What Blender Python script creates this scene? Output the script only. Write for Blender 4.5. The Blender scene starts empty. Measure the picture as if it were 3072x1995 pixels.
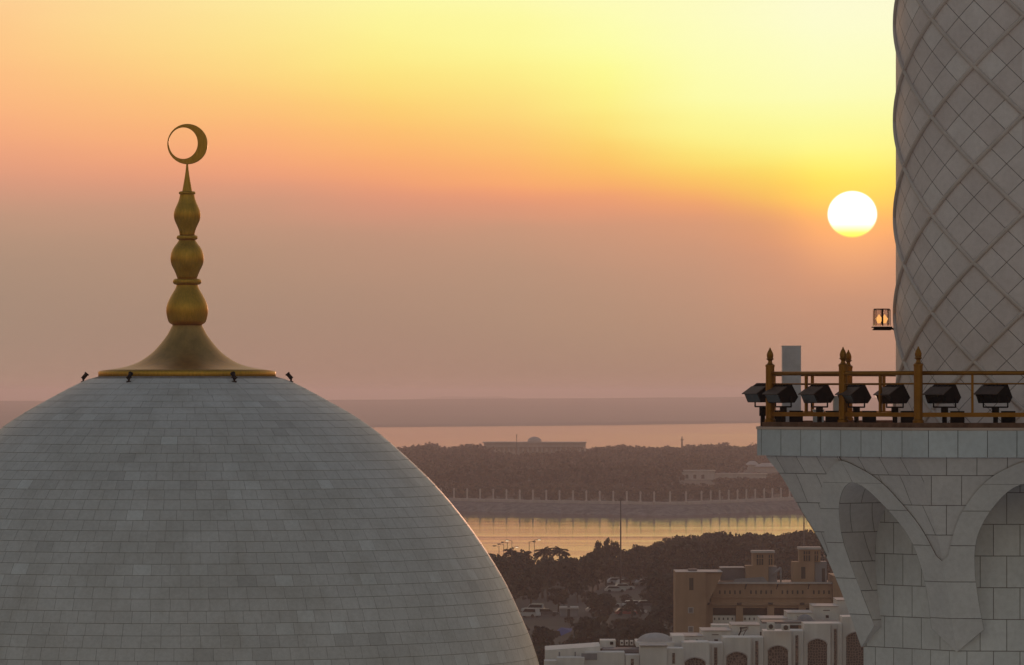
import bpy, math, random
import numpy as np
from mathutils import Vector, Matrix
random.seed(7); rng = np.random.default_rng(7)
SC = bpy.context.scene; COL = SC.collection
R_ = math.radians; PI = math.pi

# ------------------------------------------------------------------ camera
F = 16100.0            # focal length in photo pixels (3072 wide)
HZ = 1175.0            # photo row of the level line
H = 45.0               # camera height above the water
cam = bpy.data.cameras.new('camera'); camo = bpy.data.objects.new('camera', cam); COL.objects.link(camo)
cam.sensor_width = 36.0; cam.lens = 36.0 * F / 3072.0
cam.shift_y = (HZ - 997.5) / 3072.0
cam.clip_start = 1.0; cam.clip_end = 200000.0
camo.location = (0, 0, H); camo.rotation_euler = (R_(90), 0, 0)
SC.camera = camo
def P(px, py, D): return Vector(((px - 1536.0) / F * D, D, H - (py - HZ) / F * D))
def PX(px, D): return (px - 1536.0) / F * D
def PZ(py, D): return H - (py - HZ) / F * D

# ------------------------------------------------------------------ render / view
SC.view_settings.view_transform = 'Standard'; SC.view_settings.look = 'None'
EXPOSURE = 1.35
SC.view_settings.exposure = EXPOSURE; SC.view_settings.gamma = 1.0
SC.view_settings.use_curve_mapping = False
cy = SC.cycles
cy.use_denoising = True
cy.max_bounces = 6; cy.diffuse_bounces = 3; cy.glossy_bounces = 3; cy.transmission_bounces = 4
cy.volume_bounces = 1; cy.transparent_max_bounces = 8
cy.sample_clamp_indirect = 4.0

def s2l(c):
    c = c / 255.0
    return c / 12.92 if c <= 0.04045 else ((c + 0.055) / 1.055) ** 2.4
def rgb(r, g, b, k=1.0): return (s2l(r) * k, s2l(g) * k, s2l(b) * k, 1.0)

# ------------------------------------------------------------------ world: dusk sky
SUN_AZ = math.atan((2557 - 1536) / F); SUN_EL = math.atan((HZ - 644) / F)
W = bpy.data.worlds.new('World'); SC.world = W; W.use_nodes = True
nt = W.node_tree; nt.nodes.clear()
def N(t, **kw):
    n = nt.nodes.new(t)
    for k, v in kw.items(): setattr(n, k, v)
    return n
def lk(a, b): nt.links.new(a, b)
def M(op, a, b=None, c=None, clamp=False):
    n = N('ShaderNodeMath', operation=op, use_clamp=clamp)
    for i, v in enumerate((a, b, c)):
        if v is None: continue
        if isinstance(v, (int, float)): n.inputs[i].default_value = v
        else: lk(v, n.inputs[i])
    return n.outputs[0]
def mixc(f, a, b):
    n = N('ShaderNodeMix', data_type='RGBA')
    for s, v in ((n.inputs[0], f), (n.inputs[6], a), (n.inputs[7], b)):
        if isinstance(v, (int, float)): s.default_value = v
        elif isinstance(v, tuple): s.default_value = v
        else: lk(v, s)
    return n.outputs[2]
def smooth(x, lo, hi):
    n = N('ShaderNodeMapRange', interpolation_type='SMOOTHSTEP')
    lk(x, n.inputs[0]); n.inputs[1].default_value = lo; n.inputs[2].default_value = hi
    return n.outputs[0]
tc = N('ShaderNodeTexCoord'); sep = N('ShaderNodeSeparateXYZ'); lk(tc.outputs['Generated'], sep.inputs[0])
dx, dy, dz = sep.outputs
hor = M('SQRT', M('ADD', M('MULTIPLY', dx, dx), M('MULTIPLY', dy, dy)))
az = M('ARCTAN2', dx, dy)                       # radians, 0 = +Y
tel = M('DIVIDE', dz, M('MAXIMUM', hor, 1e-4))  # tangent of elevation
U = M('MULTIPLY', az, F)                        # 281 units per degree
V = M('MULTIPLY', tel, F)
# soft streaky unevenness of the haze layers
mp = N('ShaderNodeCombineXYZ'); lk(M('MULTIPLY', az, 9.0), mp.inputs[0]); lk(M('MULTIPLY', tel, 60.0), mp.inputs[1])
nz = N('ShaderNodeTexNoise'); nz.inputs['Scale'].default_value = 1.0; nz.inputs['Detail'].default_value = 3.0
lk(mp.outputs[0], nz.inputs['Vector'])
Vw = M('ADD', V, M('MULTIPLY', M('SUBTRACT', nz.outputs[0], 0.5), 95.0))
VT = 2000.0
Uw = M('ADD', U, M('MULTIPLY', M('SUBTRACT', nz.outputs[0], 0.5), 260.0))
T = M('DIVIDE', Vw, VT, clamp=True)
COLS = [
 (-1536, [(0,(255,206,142)),(200,(255,196,132)),(350,(252,180,127)),(450,(240,165,126)),(550,(217,154,126)),(650,(191,151,125)),(800,(173,143,121)),(1000,(161,136,118)),(1175,(169,137,119))]),
 (-736,  [(0,(255,238,156)),(200,(255,220,130)),(350,(255,193,118)),(450,(252,172,120)),(540,(236,158,122)),(620,(204,152,125)),(750,(183,146,121)),(950,(167,138,118)),(1175,(167,131,114))]),
 (-376,  [(0,(255,251,166)),(120,(255,243,146)),(220,(255,228,128)),(340,(255,208,114)),(450,(255,181,112)),(540,(245,162,116)),(610,(220,150,122)),(700,(192,149,123)),(950,(170,139,118)),(1175,(167,131,114))]),
 (0,     [(0,(255,254,176)),(160,(255,248,146)),(300,(255,226,128)),(450,(255,191,108)),(555,(252,167,112)),(612,(231,153,118)),(670,(201,152,123)),(800,(185,147,122)),(1000,(172,140,118)),(1175,(167,131,113))]),
 (284,   [(0,(255,255,194)),(180,(255,255,152)),(300,(255,244,138)),(400,(255,220,116)),(480,(255,199,101)),(560,(252,174,106)),(615,(236,156,117)),(680,(207,153,122)),(800,(191,148,122)),(1000,(175,142,118)),(1175,(167,131,113))]),
 (564,   [(0,(255,255,203)),(300,(255,255,166)),(400,(255,242,135)),(490,(255,220,106)),(560,(255,192,98)),(615,(244,162,110)),(680,(217,155,120)),(800,(198,150,122)),(1000,(180,143,119)),(1175,(169,132,112))]),
 (900,   [(0,(255,255,220)),(300,(255,255,180)),(450,(255,250,134)),(540,(255,226,88)),(620,(253,189,94)),(680,(240,162,107)),(760,(223,154,117)),(900,(201,150,120)),(1175,(175,134,113))]),
 (1500,  [(0,(255,255,223)),(300,(255,255,186)),(480,(255,244,130)),(590,(255,205,92)),(680,(245,168,105)),(760,(225,155,116)),(900,(203,150,120)),(1175,(177,135,113))]),
]
K = 2.0 ** (-EXPOSURE)
def ramp(stops):
    n = N('ShaderNodeValToRGB'); cr = n.color_ramp; cr.interpolation = 'B_SPLINE'
    st = sorted([((HZ - y) / VT, c) for y, c in stops])
    st.append((0.78, (255, 238, 190))); st.append((1.0, (225, 215, 190)))
    cr.elements[0].position = st[0][0]; cr.elements[0].color = rgb(*st[0][1], K)
    cr.elements[1].position = st[-1][0]; cr.elements[1].color = rgb(*st[-1][1], K)
    for p, c in st[1:-1]:
        e = cr.elements.new(p); e.color = rgb(*c, K)
    lk(T, n.inputs[0]); return n.outputs[0]
sunset = ramp(COLS[0][1])
for i in range(1, len(COLS)):
    mr = N('ShaderNodeMapRange'); lk(Uw, mr.inputs[0]); mr.inputs[1].default_value = COLS[i-1][0]; mr.inputs[2].default_value = COLS[i][0]
    sunset = mixc(mr.outputs[0], sunset, ramp(COLS[i][1]))
# glow and disc of the sun, both functions of direction only
sx = M('DIVIDE', M('SUBTRACT', U, SUN_AZ * F), 72.5); sy = M('DIVIDE', M('SUBTRACT', V, math.tan(SUN_EL) * F), 68.5)
rr = M('SQRT', M('ADD', M('MULTIPLY', sx, sx), M('MULTIPLY', sy, sy)))
glow = M('POWER', M('SUBTRACT', 1.0, smooth(rr, 0.7, 5.0)), 2.0)
glc = N('ShaderNodeMix', data_type='RGBA', blend_type='ADD'); lk(glow, glc.inputs[0]); lk(sunset, glc.inputs[6])
glc.inputs[7].default_value = (0.24 * K, 0.11 * K, 0.01 * K, 1)
disc_col = N('ShaderNodeValToRGB'); dcr = disc_col.color_ramp
dcr.elements[0].position = 0.0; dcr.elements[0].color = (1.3 * K, 1.02 * K, 0.12 * K, 1)
dcr.elements[1].position = 0.42; dcr.elements[1].color = (2.2 * K, 2.1 * K, 1.9 * K, 1)
e = dcr.elements.new(0.10); e.color = (1.4 * K, 1.2 * K, 0.22 * K, 1)
e = dcr.elements.new(0.24); e.color = (1.8 * K, 1.65 * K, 0.85 * K, 1)
lk(M('ADD', M('MULTIPLY', sy, 0.5), 0.5), disc_col.inputs[0])
disc = M('SUBTRACT', 1.0, smooth(rr, 0.93, 1.06))
sunset = mixc(disc, glc.outputs[2], disc_col.outputs[0])
# rest of the dusk sky
sky = N('ShaderNodeTexSky', sky_type='NISHITA'); sky.sun_disc = False
sky.sun_elevation = SUN_EL; sky.sun_rotation = SUN_AZ; sky.altitude = 40
sky.air_density = 1.3; sky.dust_density = 2.5; sky.ozone_density = 1.5
skys = N('ShaderNodeMix', data_type='RGBA', blend_type='MULTIPLY'); skys.inputs[0].default_value = 1.0
lk(sky.outputs[0], skys.inputs[6])
# angle away from the sun
sd = (math.sin(SUN_AZ) * math.cos(SUN_EL), math.cos(SUN_AZ) * math.cos(SUN_EL), math.sin(SUN_EL))
dot = N('ShaderNodeVectorMath', operation='DOT_PRODUCT'); lk(tc.outputs['Generated'], dot.inputs[0]); dot.inputs[1].default_value = sd
ang = M('ARCCOSINE', M('MINIMUM', dot.outputs['Value'], 1.0))
wgt = M('SUBTRACT', 1.0, smooth(ang, R_(11), R_(34)))
NISHITA = 0.15
skys.inputs[7].default_value = (NISHITA * 1.13, NISHITA * 1.00, NISHITA * 0.96, 1)
below = smooth(tel, -0.12, -0.004)              # far dark ground seen past the end of the land
dusk = mixc(below, (0.030, 0.024, 0.020, 1), skys.outputs[2])
full = mixc(wgt, dusk, sunset)
bg = N('ShaderNodeBackground'); lk(full, bg.inputs[0]); bg.inputs[1].default_value = 1.0
wo = N('ShaderNodeOutputWorld'); lk(bg.outputs[0], wo.inputs[0])
W.cycles.sampling_method = 'MANUAL'; W.cycles.sample_map_resolution = 2048

# ------------------------------------------------------------------ sun lamp
sl = bpy.data.lights.new('sun', 'SUN'); slo = bpy.data.objects.new('sun', sl); COL.objects.link(slo)
sl.energy = 0.22; sl.angle = R_(0.53); sl.color = (1.0, 0.50, 0.30)
slo.rotation_euler = Vector(sd).to_track_quat('Z', 'Y').to_euler()
slo.location = (200, 3000, 400)

# ------------------------------------------------------------------ materials
MATS = {}
class NT:
    def __init__(s, name):
        s.m = bpy.data.materials.new(name); s.m.use_nodes = True; s.t = s.m.node_tree
        s.b = s.t.nodes['Principled BSDF']; s.out = s.t.nodes['Material Output']
    def n(s, t, **kw):
        n = s.t.nodes.new(t)
        for k, v in kw.items():
            if k[0] == '_': n.inputs[k[1:].replace('_', ' ')].default_value = v
            else: setattr(n, k, v)
        return n
    def l(s, a, b): s.t.links.new(a, b)
    def math(s, op, a, b=None, c=None):
        n = s.n('ShaderNodeMath', operation=op)
        for i, v in enumerate((a, b, c)):
            if v is None: continue
            if isinstance(v, (int, float)): n.inputs[i].default_value = v
            else: s.l(v, n.inputs[i])
        return n.outputs[0]
    def mix(s, f, a, b, blend='MIX'):
        n = s.n('ShaderNodeMix', data_type='RGBA', blend_type=blend)
        for k, v in ((0, f), (6, a), (7, b)):
            if isinstance(v, (int, float)): n.inputs[k].default_value = v
            elif isinstance(v, tuple): n.inputs[k].default_value = v if len(v) == 4 else (*v, 1)
            else: s.l(v, n.inputs[k])
        return n.outputs[2]
    def noise(s, scale, detail=4, coord='Object', stretch=None, rough=0.5):
        tcn = s.n('ShaderNodeTexCoord'); src = tcn.outputs[coord]
        if stretch:
            mpn = s.n('ShaderNodeMapping'); mpn.inputs['Scale'].default_value = stretch; s.l(src, mpn.inputs[0]); src = mpn.outputs[0]
        nn = s.n('ShaderNodeTexNoise'); nn.inputs['Scale'].default_value = scale; nn.inputs['Detail'].default_value = detail
        nn.inputs['Roughness'].default_value = rough
        s.l(src, nn.inputs['Vector']); return nn.outputs[0]
    def ramp(s, f, stops):
        n = s.n('ShaderNodeValToRGB'); cr = n.color_ramp
        cr.elements[0].position, cr.elements[0].color = stops[0][0], (*stops[0][1], 1)
        cr.elements[1].position, cr.elements[1].color = stops[-1][0], (*stops[-1][1], 1)
        for p, c in stops[1:-1]:
            e = cr.elements.new(p); e.color = (*c, 1)
        s.l(f, n.inputs[0]); return n.outputs[0]
    def bump(s, h, dist, strength=1.0):
        n = s.n('ShaderNodeBump'); n.inputs['Distance'].default_value = dist; n.inputs['Strength'].default_value = strength
        s.l(h, n.inputs['Height']); s.l(n.outputs[0], s.b.inputs['Normal'])
    def set(s, **kw):
        for k, v in kw.items():
            i = s.b.inputs[k.replace('_', ' ')]
            if isinstance(v, (int, float)): i.default_value = v
            elif isinstance(v, tuple): i.default_value = v if len(v) == 4 else (*v, 1)
            else: s.l(v, i)
        return s

def plain(name, c, rough=0.6, metal=0.0, var=0.15, scale=3.0, coord='Object'):
    t = NT(name); f = t.noise(scale, 5, coord)
    lo = tuple(x * (1 - var) for x in c); hi = tuple(min(1, x * (1 + var)) for x in c)
    t.set(Base_Color=t.ramp(f, [(0.3, lo), (0.7, hi)]), Roughness=rough, Metallic=metal)
    MATS[name] = t.m; return t

# marble of the dome: every tile has its own tone (attribute), joints are a darker mortar
t = NT('dome_marble')
at = t.n('ShaderNodeAttribute', attribute_name='tone')
base = t.ramp(at.outputs['Fac'], [(0.0, (0.52, 0.48, 0.455)), (0.5, (0.63, 0.585, 0.555)), (1.0, (0.74, 0.715, 0.695))])
v1 = t.noise(0.55, 5); v2 = t.noise(7.0, 6, rough=0.65)
c = t.mix(1.0, base, t.ramp(v1, [(0.3, (0.86, 0.855, 0.84)), (0.7, (1.0, 1.0, 1.0))]), 'MULTIPLY')
v3 = t.noise(1.0, 5, stretch=(0.9, 0.9, 0.12), rough=0.6)
c = t.mix(1.0, c, t.ramp(v3, [(0.30, (0.89, 0.875, 0.855)), (0.55, (1.0, 1.0, 1.0))]), 'MULTIPLY')
c = t.mix(1.0, c, t.ramp(v2, [(0.25, (0.86, 0.85, 0.84)), (0.6, (1.0, 1.0, 1.0))]), 'MULTIPLY')
t.set(Base_Color=c, Roughness=0.55); t.bump(v2, 0.003); MATS['dome_marble'] = t.m
plain('mortar', (0.27, 0.22, 0.195), 0.9, 0, 0.25, 5)

def stone(name, c1, c2, mortar, bw, rh, off=0.5, ms=0.008, rough=0.5):
    t = NT(name)
    uv = t.n('ShaderNodeUVMap'); uv.uv_map = 'UVMap'
    br = t.n('ShaderNodeTexBrick'); br.offset = off
    for k, v in (('Color1', (*c1, 1)), ('Color2', (*c2, 1)), ('Mortar', (*mortar, 1)), ('Scale', 1.0), ('Mortar Size', ms), ('Mortar Smooth', 0.3), ('Bias', 0.0), ('Brick Width', bw), ('Row Height', rh)):
        br.inputs[k].default_value = v
    t.l(uv.outputs[0], br.inputs['Vector'])
    v = t.noise(1.1, 5); v2 = t.noise(9.0, 6, rough=0.6)
    c = t.mix(1.0, br.outputs[0], t.ramp(v, [(0.3, (0.86, 0.86, 0.87)), (0.7, (1, 1, 1))]), 'MULTIPLY')
    c = t.mix(1.0, c, t.ramp(v2, [(0.25, (0.88, 0.87, 0.86)), (0.6, (1, 1, 1))]), 'MULTIPLY')
    t.set(Base_Color=c, Roughness=rough); t.bump(t.math('SUBTRACT', 1.0, br.outputs['Fac']), 0.02, 0.9)
    MATS[name] = t.m
stone('shaft_stone', (0.66, 0.63, 0.61), (0.72, 0.69, 0.67), (0.23, 0.185, 0.16), 0.55, 0.66)
stone('corbel_stone', (0.66, 0.60, 0.58), (0.73, 0.675, 0.65), (0.23, 0.185, 0.16), 0.62, 0.62)
stone('band_stone', (0.69, 0.645, 0.62), (0.73, 0.69, 0.665), (0.23, 0.185, 0.16), 0.78, 30.0, 0.0)
stone('slab_stone', (0.55, 0.56, 0.57), (0.62, 0.63, 0.64), (0.13, 0.12, 0.11), 0.60, 40.0, 0.0)
# lattice shaft: diamonds of 3 x 3 tiles, joints parallel to the ribs
t = NT('lattice_stone')
uv = t.n('ShaderNodeUVMap'); uv.uv_map = 'UVMap'; sp = t.n('ShaderNodeSeparateXYZ'); t.l(uv.outputs[0], sp.inputs[0])
a3 = t.math('MULTIPLY', sp.outputs[0], 3.0); b3 = t.math('MULTIPLY', sp.outputs[1], 3.0)
def joint(x):
    f = t.math('FRACT', x); f = t.math('ABSOLUTE', t.math('SUBTRACT', f, 0.5)); return t.math('SUBTRACT', 0.5, f)
jd = t.math('MINIMUM', joint(a3), joint(b3))
jm = t.n('ShaderNodeMapRange', interpolation_type='SMOOTHSTEP'); t.l(jd, jm.inputs[0]); jm.inputs[1].default_value = 0.006; jm.inputs[2].default_value = 0.018
cx = t.n('ShaderNodeCombineXYZ'); t.l(t.math('FLOOR', a3), cx.inputs[0]); t.l(t.math('FLOOR', b3), cx.inputs[1])
wn = t.n('ShaderNodeTexWhiteNoise'); t.l(cx.outputs[0], wn.inputs['Vector'])
v = t.noise(1.5, 5); v2 = t.noise(10.0, 6, rough=0.6)
c = t.ramp(wn.outputs['Value'], [(0.0, (0.74, 0.615, 0.59)), (0.8, (0.80, 0.68, 0.655)), (1.0, (0.84, 0.735, 0.71))])
c = t.mix(1.0, c, t.ramp(v, [(0.3, (0.88, 0.87, 0.87)), (0.7, (1, 1, 1))]), 'MULTIPLY')
c = t.mix(1.0, c, t.ramp(v2, [(0.25, (0.90, 0.89, 0.88)), (0.6, (1, 1, 1))]), 'MULTIPLY')
c = t.mix(jm.outputs[0], (0.19, 0.13, 0.11, 1), c)
t.set(Base_Color=c, Roughness=0.5); t.bump(jm.outputs[0], 0.012, 0.8); MATS['lattice_stone'] = t.m
plain('shaded_rib_stone', (0.60, 0.485, 0.435), 0.6, 0, 0.10, 2.0)  # ribs darker than the tiles: their shade is put into the stone colour
plain('rib_stone', (0.70, 0.595, 0.555), 0.5, 0, 0.10, 2.0)
plain('floor_marble', (0.55, 0.40, 0.33), 0.9, 0, 0.10, 2.0).b.inputs['Specular IOR Level'].default_value = 0.0
plain('pier_stone', (0.60, 0.54, 0.55), 0.6, 0, 0.12, 4.0)

# gilded copper
def metal(name, c, rough, var, metallic=1.0, stretch=(1, 1, 1), scale=4):
    t = NT(name); v = t.noise(scale, 6, stretch=stretch, rough=0.65)
    lo = tuple(x * (1 - var) for x in c); hi = tuple(min(1, x * (1 + var)) for x in c)
    t.set(Base_Color=t.ramp(v, [(0.3, lo), (0.7, hi)]), Metallic=metallic, Roughness=t.math('ADD', t.math('MULTIPLY', v, 0.25), rough - 0.12))
    t.bump(v, 0.004); MATS[name] = t.m
metal('gold', (0.55, 0.285, 0.038), 0.47, 0.20, stretch=(5, 5, 0.8), scale=3)
metal('gold_skirt', (0.48, 0.27, 0.085), 0.48, 0.22, stretch=(2.5, 2.5, 0.6), scale=1.2)
metal('bronze', (0.30, 0.125, 0.018), 0.50, 0.20, 0.85, scale=3)
plain('bronze_kerb', (0.17, 0.09, 0.06), 0.9, 0, 0.3, 6).b.inputs['Specular IOR Level'].default_value = 0.0
plain('black_metal', (0.016, 0.0085, 0.0075), 0.7, 0.0, 0.3, 8).b.inputs['Specular IOR Level'].default_value = 0.12
plain('visor_metal', (0.095, 0.058, 0.045), 0.65, 0.0, 0.2, 8).b.inputs['Specular IOR Level'].default_value = 0.25
plain('dark_glass', (0.012, 0.011, 0.011), 0.12, 0.0, 0.1, 5)
plain('pale_box', (0.42, 0.40, 0.38), 0.6, 0, 0.15, 4)
t = NT('lantern_glass'); t.set(Base_Color=(0.62, 0.52, 0.46), Roughness=0.12, Transmission_Weight=0.95, IOR=1.03); MATS['lantern_glass'] = t.m
t = NT('lamp_glow'); t.set(Base_Color=(0.9, 0.7, 0.4), Emission_Color=(1.0, 0.50, 0.15), Emission_Strength=0.5); MATS['lamp_glow'] = t.m
t = NT('street_glow'); t.set(Base_Color=(0.9, 0.8, 0.7), Emission_Color=(1.0, 0.78, 0.52), Emission_Strength=0.45); MATS['street_glow'] = t.m

# buildings
def plaster(name, c, var=0.12):
    t = NT(name); v = t.noise(0.35, 5); v2 = t.noise(0.9, 5, stretch=(1.5, 1.5, 0.12))
    c1 = t.ramp(v, [(0.3, tuple(x * (1 - var) for x in c)), (0.7, tuple(x * (1 + var * 0.5) for x in c))])
    c1 = t.mix(1.0, c1, t.ramp(v2, [(0.3, (0.86, 0.85, 0.84)), (0.65, (1, 1, 1))]), 'MULTIPLY')
    t.set(Base_Color=c1, Roughness=0.85); MATS[name] = t.m
plaster('ochre_plaster', (0.40, 0.235, 0.145))
plaster('white_plaster', (0.78, 0.71, 0.67))
plaster('grey_plaster', (0.30, 0.27, 0.28))
plaster('coping', (0.56, 0.48, 0.46))
plaster('quay_stone', (0.50, 0.42, 0.40))
plaster('pale_wall', (0.52, 0.45, 0.42))
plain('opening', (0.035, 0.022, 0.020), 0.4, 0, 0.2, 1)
plain('roof_grey', (0.20, 0.16, 0.16), 0.8, 0, 0.2, 0.5)
# pierced screen of the arches
t = NT('lattice_screen')
tcn = t.n('ShaderNodeTexCoord'); vo = t.n('ShaderNodeTexVoronoi'); vo.feature = 'DISTANCE_TO_EDGE'; vo.inputs['Scale'].default_value = 3.2; vo.inputs['Randomness'].default_value = 0.55
t.l(tcn.outputs['Object'], vo.inputs['Vector'])
t.set(Base_Color=t.ramp(vo.outputs['Distance'], [(0.06, (0.30, 0.20, 0.16)), (0.14, (0.09, 0.055, 0.045))]), Roughness=0.8); MATS['lattice_screen'] = t.m

# ground, water
t = NT('ground_mat'); v = t.noise(0.03, 6); v2 = t.noise(0.4, 6)
c = t.ramp(v, [(0.35, (0.020, 0.018, 0.011)), (0.6, (0.035, 0.027, 0.019)), (0.8, (0.065, 0.048, 0.036))])
t.set(Base_Color=t.mix(1.0, c, t.ramp(v2, [(0.3, (0.6, 0.6, 0.6)), (0.7, (1, 1, 1))]), 'MULTIPLY'), Roughness=0.95); MATS['ground_mat'] = t.m
plain('asphalt', (0.022, 0.018, 0.017), 0.9, 0, 0.25, 0.3)
plain('sand', (0.17, 0.14, 0.13), 0.95, 0, 0.15, 0.0015)
plain('far_soil', (0.08, 0.06, 0.045), 0.95, 0, 0.3, 0.02)
t = NT('riprap'); v = t.noise(0.35, 6, rough=0.7); v2 = t.noise(2.0, 4)
c = t.ramp(v, [(0.35, (0.14, 0.115, 0.115)), (0.65, (0.36, 0.30, 0.29))])
t.set(Base_Color=t.mix(1.0, c, t.ramp(v2, [(0.3, (0.7, 0.7, 0.7)), (0.7, (1, 1, 1))]), 'MULTIPLY'), Roughness=0.95); t.bump(v2, 0.5, 1.0); MATS['riprap'] = t.m
t = NT('water_mat')
w1 = t.noise(0.30, 3, stretch=(0.25, 1.0, 1.0)); w2 = t.noise(0.012, 3, stretch=(0.12, 1.0, 1.0)); w3 = t.noise(0.05, 3, stretch=(0.2, 1.0, 1.0))
w4 = t.noise(0.026, 3, stretch=(0.07, 1.0, 1.0))
hgt = t.math('ADD', t.math('ADD', t.math('MULTIPLY', w1, 0.55), t.math('MULTIPLY', w3, 1.2)), t.math('MULTIPLY', w4, 3.4))
tcw = t.n('ShaderNodeTexCoord'); sw = t.n('ShaderNodeSeparateXYZ'); t.l(tcw.outputs['Object'], sw.inputs[0])
opn = t.n('ShaderNodeMapRange'); t.l(sw.outputs[1], opn.inputs[0]); opn.inputs[1].default_value = 2500; opn.inputs[2].default_value = 5500; opn.inputs[3].default_value = 0.100; opn.inputs[4].default_value = 0.102
rough = t.math('ADD', t.math('MULTIPLY', t.math('SUBTRACT', w2, 0.5), 0.10), opn.outputs[0])
gb = t.n('ShaderNodeBsdfGlossy', distribution='BECKMANN'); gb.inputs['Color'].default_value = (1, 0.90, 0.85, 1); t.l(rough, gb.inputs['Roughness'])  # warm tint: orange of the reflected sunset painted into the gloss colour
db = t.n('ShaderNodeBsdfDiffuse'); db.inputs['Color'].default_value = (0.02, 0.018, 0.016, 1)
fr = t.n('ShaderNodeFresnel'); fr.inputs['IOR'].default_value = 1.33
bp = t.n('ShaderNodeBump'); bp.inputs['Distance'].default_value = 0.11; bp.inputs['Strength'].default_value = 0.5
t.l(hgt, bp.inputs['Height']); t.l(bp.outputs[0], gb.inputs['Normal'])
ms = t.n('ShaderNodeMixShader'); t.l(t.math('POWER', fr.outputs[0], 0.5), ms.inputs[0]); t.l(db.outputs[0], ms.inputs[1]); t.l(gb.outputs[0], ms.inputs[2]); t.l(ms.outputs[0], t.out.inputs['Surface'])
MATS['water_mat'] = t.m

def leafmat(name, c1, c2):
    t = NT(name); at = t.n('ShaderNodeAttribute', attribute_name='tone'); oi = t.n('ShaderNodeObjectInfo')
    c = t.ramp(at.outputs['Fac'], [(0.0, c1), (1.0, c2)])
    c = t.mix(1.0, c, t.ramp(oi.outputs['Random'], [(0.0, (0.75, 0.78, 0.72)), (1.0, (1.2, 1.12, 1.0))]), 'MULTIPLY')
    t.set(Base_Color=c, Roughness=0.8); MATS[name] = t.m
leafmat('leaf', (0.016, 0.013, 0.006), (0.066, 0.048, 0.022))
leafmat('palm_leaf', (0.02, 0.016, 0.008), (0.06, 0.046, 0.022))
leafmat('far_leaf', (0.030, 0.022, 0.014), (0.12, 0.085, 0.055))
plain('bark', (0.10, 0.07, 0.05), 0.9, 0, 0.3, 4)
plain('car_white', (0.48, 0.47, 0.48), 0.3, 0, 0.04, 1)
plain('car_silver', (0.42, 0.42, 0.43), 0.35, 0.3, 0.04, 1)
plain('car_dark', (0.05, 0.05, 0.06), 0.3, 0, 0.1, 1)
plain('car_red', (0.25, 0.05, 0.04), 0.3, 0, 0.1, 1)
plain('tyre', (0.02, 0.02, 0.02), 0.8, 0, 0.1, 1)
plain('blue_canvas', (0.035, 0.06, 0.22), 0.8, 0, 0.15, 0.6)
plain('pole_metal', (0.12, 0.09, 0.085), 0.6, 0.3, 0.1, 2)

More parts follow.
